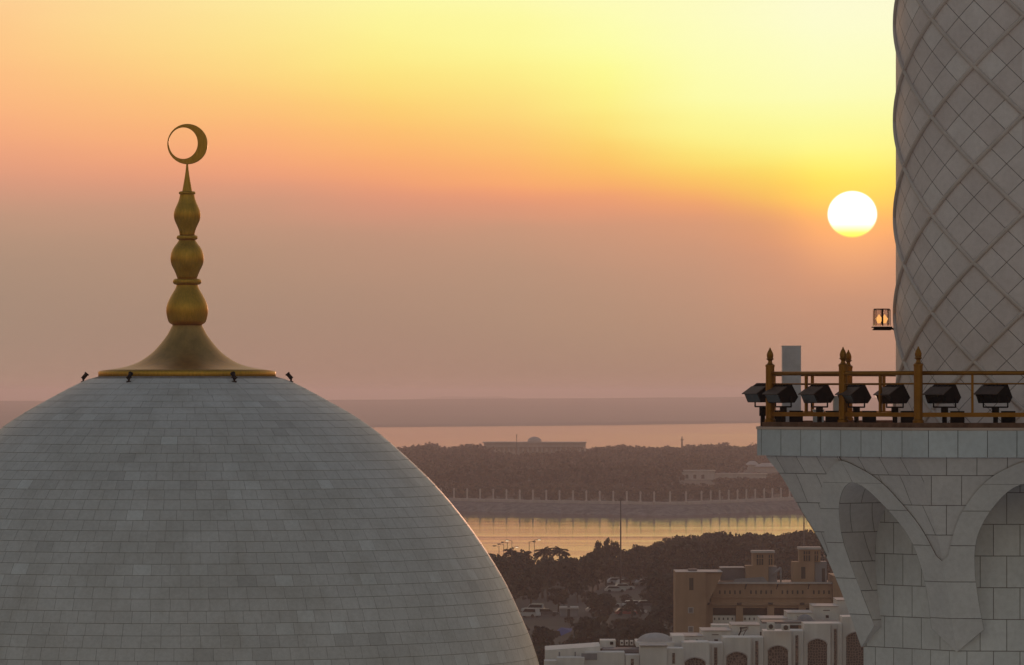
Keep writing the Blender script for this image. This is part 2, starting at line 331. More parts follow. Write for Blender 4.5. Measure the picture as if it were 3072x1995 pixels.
# ------------------------------------------------------------------ mesh helpers
class MB:
    def __init__(s): s.v = []; s.f = []; s.mi = []; s.uv = {}; s.tone = {}; s.mats = []; s.sm = set()
    def mat(s, m):
        if m not in s.mats: s.mats.append(m)
        return s.mats.index(m)
    def face(s, pts, m=0, uv=None, tone=None, smooth=False):
        b = len(s.v); s.v.extend([tuple(p) for p in pts]); k = len(s.f)
        s.f.append(tuple(range(b, b + len(pts)))); s.mi.append(m)
        if uv is not None: s.uv[k] = uv
        if tone is not None: s.tone[k] = tone
        if smooth: s.sm.add(k)
    def box(s, x0, x1, y0, y1, z0, z1, m=0, T=None):
        p = [Vector((x, y, z)) for z in (z0, z1) for y in (y0, y1) for x in (x0, x1)]
        if T is not None: p = [T @ q for q in p]
        b = len(s.v); s.v.extend([tuple(q) for q in p])
        for f in ((0, 2, 3, 1), (4, 5, 7, 6), (0, 1, 5, 4), (2, 6, 7, 3), (1, 3, 7, 5), (0, 4, 6, 2)):
            s.f.append(tuple(b + i for i in f)); s.mi.append(m)
    def lathe(s, prof, n=48, c=(0, 0, 0), m=0, smooth=True, cap=True, T=None):
        b = len(s.v)
        for r, z in prof:
            for i in range(n):
                a = 2 * PI * i / n; q = Vector((c[0] + r * math.cos(a), c[1] + r * math.sin(a), c[2] + z))
                s.v.append(tuple(T @ q if T is not None else q))
        for j in range(len(prof) - 1):
            for i in range(n):
                k = len(s.f); i2 = (i + 1) % n
                s.f.append((b + j * n + i, b + j * n + i2, b + (j + 1) * n + i2, b + (j + 1) * n + i)); s.mi.append(m)
                if smooth: s.sm.add(k)
        if cap:
            s.f.append(tuple(b + i for i in reversed(range(n)))); s.mi.append(m)
            s.f.append(tuple(b + (len(prof) - 1) * n + i for i in range(n))); s.mi.append(m)
    def tube(s, pts, r, n=8, m=0, r2=None, cap=True):
        pts = [Vector(p) for p in pts]; b = len(s.v); L = len(pts)
        for j, p in enumerate(pts):
            d = (pts[min(j + 1, L - 1)] - pts[max(j - 1, 0)]).normalized()
            up = Vector((0, 0, 1)) if abs(d.z) < 0.95 else Vector((0, 1, 0))
            e1 = d.cross(up).normalized(); e2 = e1.cross(d)
            rad = r if r2 is None else r + (r2 - r) * j / (L - 1)
            for i in range(n):
                a = 2 * PI * i / n; s.v.append(tuple(p + e1 * (rad * math.cos(a)) + e2 * (rad * math.sin(a))))
        for j in range(L - 1):
            for i in range(n):
                k = len(s.f); i2 = (i + 1) % n
                s.f.append((b + j * n + i, b + j * n + i2, b + (j + 1) * n + i2, b + (j + 1) * n + i)); s.mi.append(m); s.sm.add(k)
        if cap:
            s.f.append(tuple(b + i for i in reversed(range(n)))); s.mi.append(m)
            s.f.append(tuple(b + (L - 1) * n + i for i in range(n))); s.mi.append(m)
    def prism(s, poly, w0, w1, T, m=0):
        """poly in local (x, z), extruded along local y from w0 to w1, mapped by T"""
        n = len(poly); b = len(s.v)
        for w in (w0, w1):
            for x, z in poly: s.v.append(tuple(T @ Vector((x, w, z))))
        for i in range(n):
            j = (i + 1) % n; s.f.append((b + i, b + j, b + n + j, b + n + i)); s.mi.append(m)
        s.f.append(tuple(b + i for i in reversed(range(n)))); s.mi.append(m)
        s.f.append(tuple(b + n + i for i in range(n))); s.mi.append(m)
    def mesh(s, name, mats=None):
        me = bpy.data.meshes.new(name); me.from_pydata(s.v, [], s.f)
        for m in (mats or s.mats): me.materials.append(MATS[m])
        me.polygons.foreach_set('material_index', s.mi)
        if s.sm:
            a = np.zeros(len(s.f), dtype=bool); a[list(s.sm)] = True; me.polygons.foreach_set('use_smooth', a)
        if s.uv:
            ul = me.uv_layers.new(name='UVMap'); arr = np.zeros((len(me.loops), 2))
            ls = np.zeros(len(s.f), dtype=int); me.polygons.foreach_get('loop_start', ls)
            for k, u in s.uv.items(): arr[ls[k]:ls[k] + len(u)] = u
            ul.data.foreach_set('uv', arr.ravel())
        if s.tone:
            a = me.attributes.new('tone', 'FLOAT', 'FACE'); arr = np.zeros(len(s.f)) + 0.5
            for k, u in s.tone.items(): arr[k] = u
            a.data.foreach_set('value', arr)
        me.update(); return me
def obj(name, mb, mats=None, parent=None, origin=None):
    me = mb if isinstance(mb, bpy.types.Mesh) else mb.mesh(name, [mats] if isinstance(mats, str) else mats)
    o = bpy.data.objects.new(name, me); COL.objects.link(o)
    if parent is not None:
        o.parent = parent
        # meshes are written in world coordinates: take the parents' offset out
        q = parent; off = Vector((0, 0, 0))
        while q is not None: off += Vector(q.location); q = q.parent
        if origin is None: o.location = -off
        else: o.location = Vector(origin) - off
    elif origin is not None: o.location = origin
    return o
def tag(o, label=None, cat=None, group=None, kind=None):
    for k, v in (('label', label), ('category', cat), ('group', group), ('kind', kind)):
        if v: o[k] = v
    return o
def empty(name, loc, label=None, cat=None, group=None):
    o = bpy.data.objects.new(name, None); COL.objects.link(o); o.location = loc
    o.empty_display_size = 0.5
    return tag(o, label, cat, group)
def copy_tree(o, loc=None, rotz=None, label=None, parent=None):
    c = o.copy(); COL.objects.link(c)
    if parent is not None: c.parent = parent
    if loc is not None: c.location = loc
    if rotz is not None: c.rotation_euler = (0, 0, rotz)
    if label: c['label'] = label
    for ch in list(o.children): copy_tree(ch, parent=c)
    return c
def pchip(xs, ys):
    xs = np.array(xs, float); ys = np.array(ys, float)
    h = np.diff(xs); d = np.diff(ys) / h; m = np.zeros(len(xs))
    m[0], m[-1] = d[0], d[-1]
    for i in range(1, len(xs) - 1):
        m[i] = 0 if d[i-1] * d[i] <= 0 else 2 * d[i-1] * d[i] / (d[i-1] + d[i])
    def f(x):
        x = np.clip(x, xs[0], xs[-1]); i = np.clip(np.searchsorted(xs, x) - 1, 0, len(xs) - 2)
        t = (x - xs[i]) / h[i]
        return (2*t**3 - 3*t**2 + 1) * ys[i] + (t**3 - 2*t**2 + t) * h[i] * m[i] + (-2*t**3 + 3*t**2) * ys[i+1] + (t**3 - t**2) * h[i] * m[i+1]
    return f

# ================================================================== SETTING
def sheet(name, pts, m, z=None, kind='structure', sub=None):
    mb = MB(); mb.face([(p[0], p[1], p[2] if len(p) > 2 else z) for p in pts]); return tag(obj(name, mb, m), kind=kind)
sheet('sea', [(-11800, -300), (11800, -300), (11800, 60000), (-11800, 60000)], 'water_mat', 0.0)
# near land, its shore bends away to the right
shore = [(-260, 1285), (-60, 1285), (0, 1290), (18, 1300), (28, 1400), (40, 1455), (70, 1475), (160, 1500), (700, 1520)]
mb = MB()
top = [(x, y, 1.0) for x, y in shore]
mb.face([(-900, -280, 1.0), (900, -280, 1.0), (900, 1520, 1.0)] + top[::-1] + [(-900, 1285, 1.0)])
ch = [(-900, 1285, 1.0)] + top + [(900, 1520, 1.0)]
for a, b in zip(ch[:-1], ch[1:]): mb.face([a, b, (b[0], b[1] + 6, -0.6), (a[0], a[1] + 6, -0.6)])
tag(obj('ground', mb, 'ground_mat'), kind='structure')
sheet('parking_lot', [(2, 1035), (14, 1035), (34, 1110), (34, 1260), (16, 1260), (2, 1120)], 'asphalt', 1.008)
plain('court_marble', (0.66, 0.64, 0.62), 0.5, 0, 0.06, 0.2)
sheet('marble_courtyard', [(-220, -200), (220, -200), (220, 330), (-220, 330)], 'court_marble', 1.004)
sheet('road', [(-30, 985), (40, 1000), (40, 1014), (-30, 999)], 'asphalt', 1.004)

# far bank: quay line from the photograph's row of posts
ql = [(1100, 1492.6), (1362, 1494.5), (1560, 1499.5), (1840, 1504), (1962, 1506), (2060, 1505.6), (2105, 1503.5), (2240, 1498), (2370, 1492.3), (2520, 1486)]
ZQ = 4.4
def qpt(px, py):
    D = (H - ZQ) * F / (py - HZ); return Vector((PX(px, D), D, ZQ))
Q = [qpt(*q) for q in ql]
Q = [Q[0] + (Q[0] - Q[1]).normalized() * 400] + Q + [Q[-1] + (Q[-1] - Q[-2]).normalized() * 300]
mb = MB()
mb.face([(q.x, q.y + 2, ZQ - 0.4) for q in Q] + [(900, 3900, ZQ - 0.4), (500, 4000, ZQ - 0.4), (-200, 3800, ZQ - 0.4), (-900, 3900, ZQ - 0.4)])
tag(obj('island_ground', mb, 'far_soil'), kind='structure')
mb = MB()
fine = []
for a, b in zip(Q[:-1], Q[1:]):
    k = max(1, int((b - a).length / 3)); fine += [a.lerp(b, i / k) for i in range(k)]
rows = []
for j, (oy, z) in enumerate([(-0.6, ZQ - 1.0), (-9, 2.6), (-18, 1.0), (-27, -0.6)]):
    rows.append([(p.x + rng.normal(0, 0.3), p.y + oy + (rng.normal(0, 0.9) if j else 0), z + (rng.normal(0, 0.22) if j else 0)) for p in fine])
for j in range(3):
    for i in range(len(fine) - 1): mb.face([rows[j][i], rows[j][i+1], rows[j+1][i+1], rows[j+1][i]])
tag(obj('rock_revetment', mb, 'riprap'), 'sloping grey rock revetment under the far quay wall, along the water', 'revetment', kind='structure')
mb = MB()
for a, b in zip(Q[:-1], Q[1:]):
    d = (b - a).normalized(); n_ = Vector((-d.y, d.x, 0)); Tm = Matrix.Translation(a) @ Matrix(((d.x, n_.x, 0, 0), (d.y, n_.y, 0, 0), (0, 0, 1, 0), (0, 0, 0, 1)))
    mb.box(0, (b - a).length, -0.6, 2.4, -1.6, 0.0, 0, Tm)
tag(obj('quay_wall', mb, 'quay_stone'), 'pale quay wall along the far bank carrying the row of white posts', 'wall')
# distant low coast, almost lost in the haze
mb = MB()
near = [(-12 * 700, 6300), (-1500, 6400), (-700, 6500), (-245, 6720), (130, 7250), (430, 7950), (900, 8700), (2200, 9300), (5000, 9800)]
xs = np.linspace(-3400, 3600, 90); ny = np.interp(xs, [p[0] for p in near], [p[1] for p in near])
prev = None
for y_off, zf in ((0, -0.6), (60, 3), (900, 8), (2600, 17), (4300, 25), (5200, 28.5), (6500, 22), (8000, -0.6)):
    row = []
    for x, y in zip(xs, ny):
        yy = y + y_off; w = x / yy * F + 1536
        cap_ = np.interp(w, [-400, 0, 900, 1300, 1700, 2000, 2300, 2700], [0.80, 0.82, 0.93, 0.97, 1.06, 1.14, 1.0, 0.85])
        row.append((x * (1 + y_off / 9000), yy, zf * (cap_ if zf > 0 else 1) + (rng.normal(0, 0.25) if zf > 0 else 0)))
    if prev:
        for i in range(len(xs) - 1): mb.face([prev[i], prev[i+1], row[i+1], row[i]], smooth=True)
    prev = row
tag(obj('far_coast', mb, 'sand'), kind='structure')
mb = MB()
D = 21000
px_ = [1215, 1260, 1330, 1420, 1500, 1560, 1600]; hh = [0.4, 5, 8, 7.5, 8, 5, 0.4]
for k in range(len(px_) - 1):
    a, b = PX(px_[k], D), PX(px_[k+1], D)
    for (ya, yb, za, zb) in ((0, 120, 0, 1), (120, 500, 1, 0)):
        z = lambda i, q: -0.5 + hh[i] * 3.4 * q
        mb.face([(a, D + ya, z(k, za)), (b, D + ya, z(k+1, za)), (b, D + yb, z(k+1, zb)), (a, D + yb, z(k, zb))])
tag(obj('distant_island', mb, 'sand'), kind='structure')

# ================================================================== DOME
DD = 205.0; DX = PX(561.5, DD)
def dz_(yd): return PZ(yd * 1.29076, DD)
def dr_(rd): return rd * 1.29076 / F * DD
prof_d = [(0, 850), (120, 856), (225, 880), (265, 898), (325, 930), (385, 964), (440, 1002), (485, 1040), (565, 1115), (620, 1177), (668, 1240), (713, 1308), (746, 1366), (770, 1418), (791, 1466), (806, 1506), (818, 1546), (834, 1620), (843, 1700), (846, 1780), (841, 1860), (826, 1940), (812, 1985)]
pr = np.array([dr_(p[0]) for p in prof_d]); pz = np.array([dz_(p[1]) for p in prof_d])
seg = np.concatenate([[0], np.cumsum(np.hypot(np.diff(pr), np.diff(pz)))])
fr, fz = pchip(seg, pr), pchip(seg, pz)
S0 = seg[2]; S1 = seg[-1]
dome = empty('mosque_dome', (DX, DD, dz_(1985)), 'large pale marble dome laid in brick-like courses of tiles, golden finial on top', 'dome')
mb = MB(); mb.mats = ['dome_marble', 'mortar']
ss = np.linspace(0, S1, 120); NS = 180
mb.lathe([(float(max(0.02, fr(s) - 0.010)), float(fz(s) - 0.010)) for s in ss], NS, (DX, DD, 0), 1, True, False)
rowh = 0.476; nrow = int((S1 - S0) / rowh) + 1
JH, JV = 0.007, 0.006
def dpt(s, a, off):
    r = float(fr(s)); z = float(fz(s)); s2 = min(s + 0.05, S1); dr = float(fr(s2)) - r; dzz = float(fz(s2)) - z
    l = math.hypot(dr, dzz) or 1; nr, nz_ = -dzz / l, dr / l
    r += nr * off; z += nz_ * off
    return (DX + r * math.cos(a), DD + r * math.sin(a), z)
for k in range(nrow):
    sa = S0 + k * rowh + JH; sb = min(S0 + (k + 1) * rowh - JH, S1)
    if sb <= sa: continue
    rm = float(fr(sb)); tw_ = float(np.interp(k, [0, 5, 8, 14, 22, 30], [0.78, 0.80, 0.62, 0.58, 0.68, 0.72])) * rng.uniform(0.96, 1.04); n = max(24, int(2 * PI * rm / tw_))
    ph = rng.random() * 2 * PI; special = rng.random() < 0.3
    bright_row = 0.12 if special else 0.012
    for i in range(n):
        a0 = ph + 2 * PI * i / n + JV / rm; a1 = ph + 2 * PI * (i + 1) / n - JV / rm
        am = ((a0 + a1) / 2) % (2 * PI)
        if 0.12 * PI < am < 0.88 * PI: continue                # far side keeps the plain shell
        q = rng.random()
        tone = float(np.clip(0.45 + rng.normal(0, 0.055), 0, 1))
        if q < bright_row: tone = float(rng.uniform(0.6, 0.9))
        elif q < bright_row + 0.03: tone = 0.12
        tl = rng.normal(0, 0.0015)
        na = 3
        for j in range(na):
            b0 = a0 + (a1 - a0) * j / na; b1 = a0 + (a1 - a0) * (j + 1) / na
            mb.face([dpt(sa, b0, tl), dpt(sb, b0, 0.004 + tl), dpt(sb, b1, 0.004 + tl), dpt(sa, b1, tl)][::-1], 0, None, tone)
        mb.face([dpt(sb, a0, 0.004 + tl), dpt(sb, a0, -0.015), dpt(sb, a1, -0.015), dpt(sb, a1, 0.004 + tl)][::-1], 0, None, tone)
o = obj('tiled_shell', mb, ['dome_marble', 'mortar'], dome)
mb = MB()
rb, zb = float(pr[-1]), float(pz[-1])
mb.lathe([(rb + 0.5, 1.0), (rb + 0.5, zb - 3.2), (rb + 0.9, zb - 2.9), (rb + 0.9, zb - 2.3), (rb + 0.3, zb - 2.0), (rb + 0.3, zb - 0.6), (rb + 0.6, zb - 0.4), (rb + 0.6, zb - 0.01), (rb - 0.4, zb - 0.01)], 120, (DX, DD, 0), 0, False)
obj('drum', mb, 'rib_stone', dome)

# finial: numbers from the photograph (pixels at the dome's distance)
def fy(zy): return PZ(330 + zy / 1.8186, DD)
def frr(r): return r / 1.8186 / F * DD
fin = empty('dome_finial', (DX, DD, fy(1458)), 'golden finial of three stacked bulbs with a crescent on its tip, on the marble dome', 'finial')
def spline(xs, ys):
    xs = np.array(xs, float); ys = np.array(ys, float); n = len(xs); h = np.diff(xs)
    A = np.eye(n); b = np.zeros(n)
    for i in range(1, n - 1):
        A[i, i-1], A[i, i], A[i, i+1] = h[i-1], 2 * (h[i-1] + h[i]), h[i]; b[i] = 6 * ((ys[i+1] - ys[i]) / h[i] - (ys[i] - ys[i-1]) / h[i-1])
    m = np.linalg.solve(A, b)
    def f(x):
        i = int(np.clip(np.searchsorted(xs, x) - 1, 0, n - 2)); a = xs[i+1] - x; c = x - xs[i]
        return (m[i] * a**3 + m[i+1] * c**3) / (6 * h[i]) + (ys[i] / h[i] - m[i] * h[i] / 6) * a + (ys[i+1] / h[i] - m[i+1] * h[i] / 6) * c
    return f
def turned(name, pts, m='gold', n=64, smooth=True):
    mb = MB(); pts = sorted(pts, key=lambda p: -p[1])
    ys = [p[1] for p in pts]
    if len(pts) > 3 and smooth:
        f = spline([-y for y in ys], [p[0] for p in pts]); yy = np.linspace(ys[0], ys[-1], 44)
        pts = [(float(f(-y)), y) for y in yy]
    mb.lathe([(frr(r), fy(y)) for r, y in pts], n, (DX, DD, 0), 0, True)
    return obj(name, mb, m, fin)
turned('rim', [(455, 1461), (478, 1460), (484, 1452), (484, 1430), (478, 1423), (440, 1422)], smooth=False)
turned('skirt', [(466, 1422), (381, 1410), (300, 1390), (231, 1355), (181, 1315), (141, 1270), (111, 1230), (90, 1192), (80, 1172)], 'gold_skirt')
turned('bulb', [(76, 1174), (92, 1165), (105, 1146), (112, 1118), (114, 1090), (107, 1055), (92, 1022), (75, 992), (62, 968), (57, 950)])
def ring(y0, y1, r):
    h = (y1 - y0) / 2; c = (y0 + y1) / 2
    turned('ring', [(r - h + h * math.cos(a), c + h * math.sin(a)) for a in np.linspace(-PI/2, PI/2, 9)], smooth=False)
ring(920, 953, 78); ring(683, 708, 58); ring(444, 461, 46)
turned('bulb', [(52, 922), (58, 905), (72, 872), (86, 842), (91, 812), (87, 782), (72, 748), (54, 724), (44, 706)])
turned('bulb', [(41, 684), (44, 662), (56, 630), (69, 600), (73, 574), (70, 552), (60, 525), (47, 495), (39, 458)])
turned('spike', [(28, 446), (22, 415), (15, 375), (9, 335), (5, 292)], smooth=True)
mb = MB(); nseg = 72
cx0, cz0, ro = DX + frr(2), fy(186), frr(110); ci, cz1, rx, rz = DX - frr(21), fy(181), frr(79), frr(86)
th = 0.075; ring4 = []
for i in range(nseg):
    a = 2 * PI * i / nseg
    po = Vector((cx0 + ro * math.cos(a), 0, cz0 + ro * math.sin(a))); pi_ = Vector((ci + rx * math.cos(a), 0, cz1 + rz * math.sin(a)))
    d = (pi_ - po); dl = d.length; d = d / dl; bv = min(0.018, dl * 0.25)
    ring4.append([po + Vector((0, DD - th + bv, 0)), po + d * bv + Vector((0, DD - th, 0)), pi_ - d * bv + Vector((0, DD - th, 0)), pi_ + Vector((0, DD - th + bv, 0)),
                  pi_ + Vector((0, DD + th - bv, 0)), pi_ - d * bv + Vector((0, DD + th, 0)), po + d * bv + Vector((0, DD + th, 0)), po + Vector((0, DD + th - bv, 0))])
for i in range(nseg):
    A, B = ring4[i], ring4[(i + 1) % nseg]
    for j in range(8): mb.face([A[j], A[(j + 1) % 8], B[(j + 1) % 8], B[j]])
obj('crescent', mb, 'gold', fin)

# little projectors round the finial's foot
def spot(px, py, a, label):
    base = Vector((PX(px, DD), 0, 0)); rr_ = 3.96
    s_ = float(np.interp(rr_, pr, seg)); z = float(fz(s_)) - 0.02
    p = Vector((DX + rr_ * math.sin(a), DD - rr_ * math.cos(a), z)); out = Vector((math.sin(a), -math.cos(a), 0))
    e = empty('projector', p, label, 'projector', 'small projectors round the foot of the finial')
    mb = MB(); mb.tube([p, p + Vector((0, 0, 0.16)) + out * 0.02], 0.035, 8); mb.box(p.x - 0.09, p.x + 0.09, p.y - 0.09, p.y + 0.09, p.z - 0.03, p.z + 0.03)
    obj('bracket', mb, 'black_metal', e)
    mb = MB(); dr = (-out * 0.65 + Vector((0, 0, 0.76))).normalized(); c0 = p + Vector((0, 0, 0.16))
    mb.tube([c0 - dr * 0.06, c0 + dr * 0.17], 0.075, 12); mb.tube([c0 + dr * 0.17, c0 + dr * 0.22], 0.095, 12)
    obj('lamp_head', mb, 'black_metal', e)
    mb = MB(); sx_ = out.cross(Vector((0, 0, 1))); mb.tube([c0 - sx_ * 0.12, c0 + sx_ * 0.12], 0.025, 6)
    obj('pivot_bar', mb, 'black_metal', e)
spot(260, 1136, -PI / 2, 'small black projector on the left shoulder of the dome, outside the gold rim')
spot(384, 1143, -R_(30), 'small black projector below the gold rim, left of the finial')
spot(689, 1143, R_(30), 'small black projector below the gold rim, right of the finial')
spot(867, 1136, PI / 2, 'small black projector on the right shoulder of the dome, outside the gold rim')

# ================================================================== MINARET
DM = 115.0; CXP = 3066.0; MX = PX(CXP, DM); MC = Vector((MX, DM, 0)); maz = math.atan2(MX, DM)
fw = Vector((math.sin(maz), math.cos(maz), 0)); rt = Vector((math.cos(maz), -math.sin(maz), 0))
def mp_(r, th, z): return MC + rt * (r * math.sin(th)) - fw * (r * math.cos(th)) + Vector((0, 0, z))
ZF = PZ(1283, 110.0)             # balcony floor
SLAB_T = ZF; SLAB_B = PZ(1371, 110.2)
ZTOP = H + 11.0
mina = empty('minaret', (MX, DM, 1.0), 'tall white marble minaret with a lattice of diagonal ribs above a bracketed balcony', 'minaret')
RS = 382 / F * DM - 0.03
Z0 = PZ(343, 112.3); HP = 1.032; TH0 = R_(0.7)
mb = MB()
nt_, nz_ = 96, 60; zs = np.linspace(ZF - 0.2, ZTOP, nz_)
for i in range(nt_):
    t0, t1 = 2 * PI * i / nt_, 2 * PI * (i + 1) / nt_
    for j in range(nz_ - 1):
        uv = []; pts = []
        for tt, z in ((t0, zs[j]), (t0, zs[j+1]), (t1, zs[j+1]), (t1, zs[j])):
            pts.append(mp_(RS, tt, z)); q = (tt - TH0) / R_(45); w = (z - Z0) / (2 * HP); uv.append((q + w, q - w))
        mb.face(pts[::-1], 0, uv[::-1], None, True)
obj('shaft', mb, 'lattice_stone', mina)
mb = MB()
for s in (1, -1):
    for k in range(8):
        pts = []
        for z in np.linspace(ZF - 0.1, ZTOP, 150):
            th = TH0 + R_(45) * k + s * (z - Z0) / HP * R_(22.5); pts.append(mp_(RS + 0.017, th, z))
        mb.tube(pts, 0.048, 8)
obj('lattice_ribs', mb, 'shaded_rib_stone', mina)
# octagonal section helpers
PH = R_(1.0); T22 = math.tan(R_(22.5))
def octf(k):
    a = PH + R_(45) * k; n = rt * math.sin(a) - fw * math.cos(a); t_ = rt * math.cos(a) + fw * math.sin(a); return n, t_
def opt(k, ap, x, z): n, t_ = octf(k); return MC + n * ap + t_ * x + Vector((0, 0, z))
def oct_ring(mb, prof, m=0, closed=True, uvx=0.0, skip=()):
    for k in range(8):
        if k in skip: continue
        for (a0, z0), (a1, z1) in zip(prof[:-1], prof[1:]):
            pts = [opt(k, a0, -a0 * T22, z0), opt(k, a0, a0 * T22, z0), opt(k, a1, a1 * T22, z1), opt(k, a1, -a1 * T22, z1)]
            u = [(-a0 * T22 + uvx + k * 0.37, z0), (a0 * T22 + uvx + k * 0.37, z0), (a1 * T22 + uvx + k * 0.37, z1), (-a1 * T22 + uvx + k * 0.37, z1)]
            mb.face(pts, m, u)
AS = 5.60
mb = MB(); mb.mats = ['slab_stone', 'floor_marble']
oct_ring(mb, [(2.0, SLAB_B), (AS, SLAB_B), (AS, SLAB_T - 0.055)], 0, uvx=0.2)
oct_ring(mb, [(AS, SLAB_T - 0.055), (AS + 0.02, SLAB_T - 0.05), (AS + 0.02, SLAB_T), (2.0, SLAB_T)], 1)
obj('balcony_slab', mb, None, mina)
AP = 5.33
mb = MB(); oct_ring(mb, [(5.50, ZF), (5.50, ZF + 0.10), (5.16, ZF + 0.10), (5.16, ZF)], skip=(6,))
obj('balcony_kerb', mb, 'bronze_kerb', mina)
# flared corbel with arches
A0 = 472 / 140.0
off = [(763, 1367), (715, 1430), (677, 1498), (621, 1588), (578, 1673), (529, 1790), (497, 1880), (474, 1945)]
za = [PZ(y, DM) for _, y in off][::-1]; aa = [o_ / 141.0 for o_, _ in off][::-1]
fa_ = pchip(za, aa)
def apo(z): return float(fa_(z)) if z > za[0] else aa[0]
ZTIP = PZ(1958, 111.3); ZC = SLAB_B + 0.0
ot = [(1450.6, 0), (1452, .06), (1455, .125), (1464, .26), (1479.8, .41), (1520, .66), (1569.7, .877), (1614.6, 1.0), (1659.6, 1.045), (1704.5, 1.04), (1794.4, .97), (1888.8, .846)]
def zfront(y):
    z = PZ(y, 111.0)
    for _ in range(4): z = PZ(y, DM - min(apo(z), 5.4))
    return z
oz = [zfront(y) for y, _ in ot]; ov = [o_ for _, o_ in ot]
fo = pchip(oz[::-1], ov[::-1]); ZAP = oz[0]; ZV = oz[-1]
def opening(z):
    if z >= ZAP: return 0.0
    if z >= ZV: return float(fo(z))
    hw = apo(ZTIP) * T22; return ov[-1] + (hw - ov[-1]) * (ZV - z) / (ZV - ZTIP)
bt = [(1385, 0), (1387, .09), (1396.6, .27), (1434.8, .735), (1497.8, 1.14), (1569.7, 1.42), (1637, 1.545), (1673, 1.60)]
bz = [zfront(y) for y, _ in bt]; fb_ = pchip(bz[::-1], [b for _, b in bt][::-1]); ZB = bz[0]
def band(z):
    if z >= ZB: return 0.0
    hw = apo(z) * T22
    return min(hw, float(fb_(z))) if z > bz[-1] else hw
zrows = sorted(set([ZC, ZB, ZAP, ZV, ZTIP] + list(np.linspace(ZTIP, ZV, 6)) + list(np.linspace(ZV, ZAP - 0.3, 26)) + list(ZAP - 0.3 * np.linspace(0, 1, 14) ** 2) + list(np.linspace(ZAP, ZB - 0.1, 8)) + list(ZB - 0.1 * np.linspace(0, 1, 8) ** 2) + list(np.linspace(ZB, ZC, 4))))
mb = MB(); mb.mats = ['corbel_stone', 'band_stone', 'shaft_stone', 'mortar']
PROUD = 0.03
# arc length along the arch, for the voussoir joints
arc = {}; acc = 0.0; pz0 = None
for z in reversed(zrows):
    p = (band(z) + opening(z)) / 2
    if pz0 is not None: acc += math.hypot(z - pz0[0], p - pz0[1])
    arc[z] = acc; pz0 = (z, p)
for k in range(8):
    for z0, z1 in zip(zrows[:-1], zrows[1:]):
        for sg in (-1, 1):
            def surf(fr_, z, lo, hi, pr_): 
                x = lo + (hi - lo) * fr_; return opt(k, apo(z) + pr_, sg * x, z), x
            O0, O1, B0, B1 = opening(z0), opening(z1), band(z0), band(z1); h0, h1 = apo(z0) * T22, apo(z1) * T22
            def quad(lo0, hi0, lo1, hi1, n, m, pr_):
                if hi0 - lo0 < 1e-4 and hi1 - lo1 < 1e-4: return
                for j in range(n):
                    f0, f1 = j / n, (j + 1) / n
                    c4 = [surf(f0, z0, lo0, hi0, pr_), surf(f1, z0, lo0, hi0, pr_), surf(f1, z1, lo1, hi1, pr_), surf(f0, z1, lo1, hi1, pr_)]
                    if m == 1: uv = [(arc[z0], f0), (arc[z0], f1), (arc[z1], f1), (arc[z1], f0)]
                    else: uv = [(sg * c_[1] + k * 0.31 + 10, z + 0.12) for c_, z in zip(c4, (z0, z0, z1, z1))]
                    pts = [c_[0] for c_ in c4]
                    if sg < 0: pts, uv = pts[::-1], uv[::-1]
                    mb.face(pts, m, uv, None, False)
            quad(B0, h0, B1, h1, 4, 0, 0.0)
            quad(O0, B0 if B0 < h0 - 1e-5 else h0 + PROUD * T22, O1, B1 if B1 < h1 - 1e-5 else h1 + PROUD * T22, 3, 1, PROUD)
            if B0 < h0 - 1e-4 or B1 < h1 - 1e-4:      # edge of the raised band, dark mortar tone painted in for its shading line
                e4 = [opt(k, apo(z0), sg * B0, z0), opt(k, apo(z0) + PROUD, sg * B0, z0), opt(k, apo(z1) + PROUD, sg * B1, z1), opt(k, apo(z1), sg * B1, z1)]
                mb.face(e4 if sg < 0 else e4[::-1], 3, [(arc[z0], .5)] * 4)
            if z1 <= ZAP + 1e-6:                       # reveal of the arch, back to the wall
                n_ = 4
                for j in range(n_):
                    q = lambda z, o_, f: (opt(k, (apo(z) + PROUD) + (A0 - 0.02 - apo(z) - PROUD) * f, sg * o_, z))
                    f0, f1 = j / n_, (j + 1) / n_
                    pts = [q(z0, O0, f0), q(z0, O0, f1), q(z1, O1, f1), q(z1, O1, f0)]
                    uv = [(f0 * (apo(z0) - A0) + 3.1, z0 + .12), (f1 * (apo(z0) - A0) + 3.1, z0 + .12), (f1 * (apo(z1) - A0) + 3.1, z1 + .12), (f0 * (apo(z1) - A0) + 3.1, z1 + .12)]
                    mb.face(pts if sg > 0 else pts[::-1], 0, uv if sg > 0 else uv[::-1])
obj('arched_corbel', mb, None, mina)
mb = MB(); oct_ring(mb, [(A0, 4.0), (A0, 22.0), (A0, 34.0), (A0, SLAB_B + 0.1)], 0, uvx=0.1); oct_ring(mb, [(A0 + 1.2, 1.0), (A0 + 1.2, 3.6), (A0, 4.0)], 0)
obj('octagonal_tower', mb, 'shaft_stone', mina)

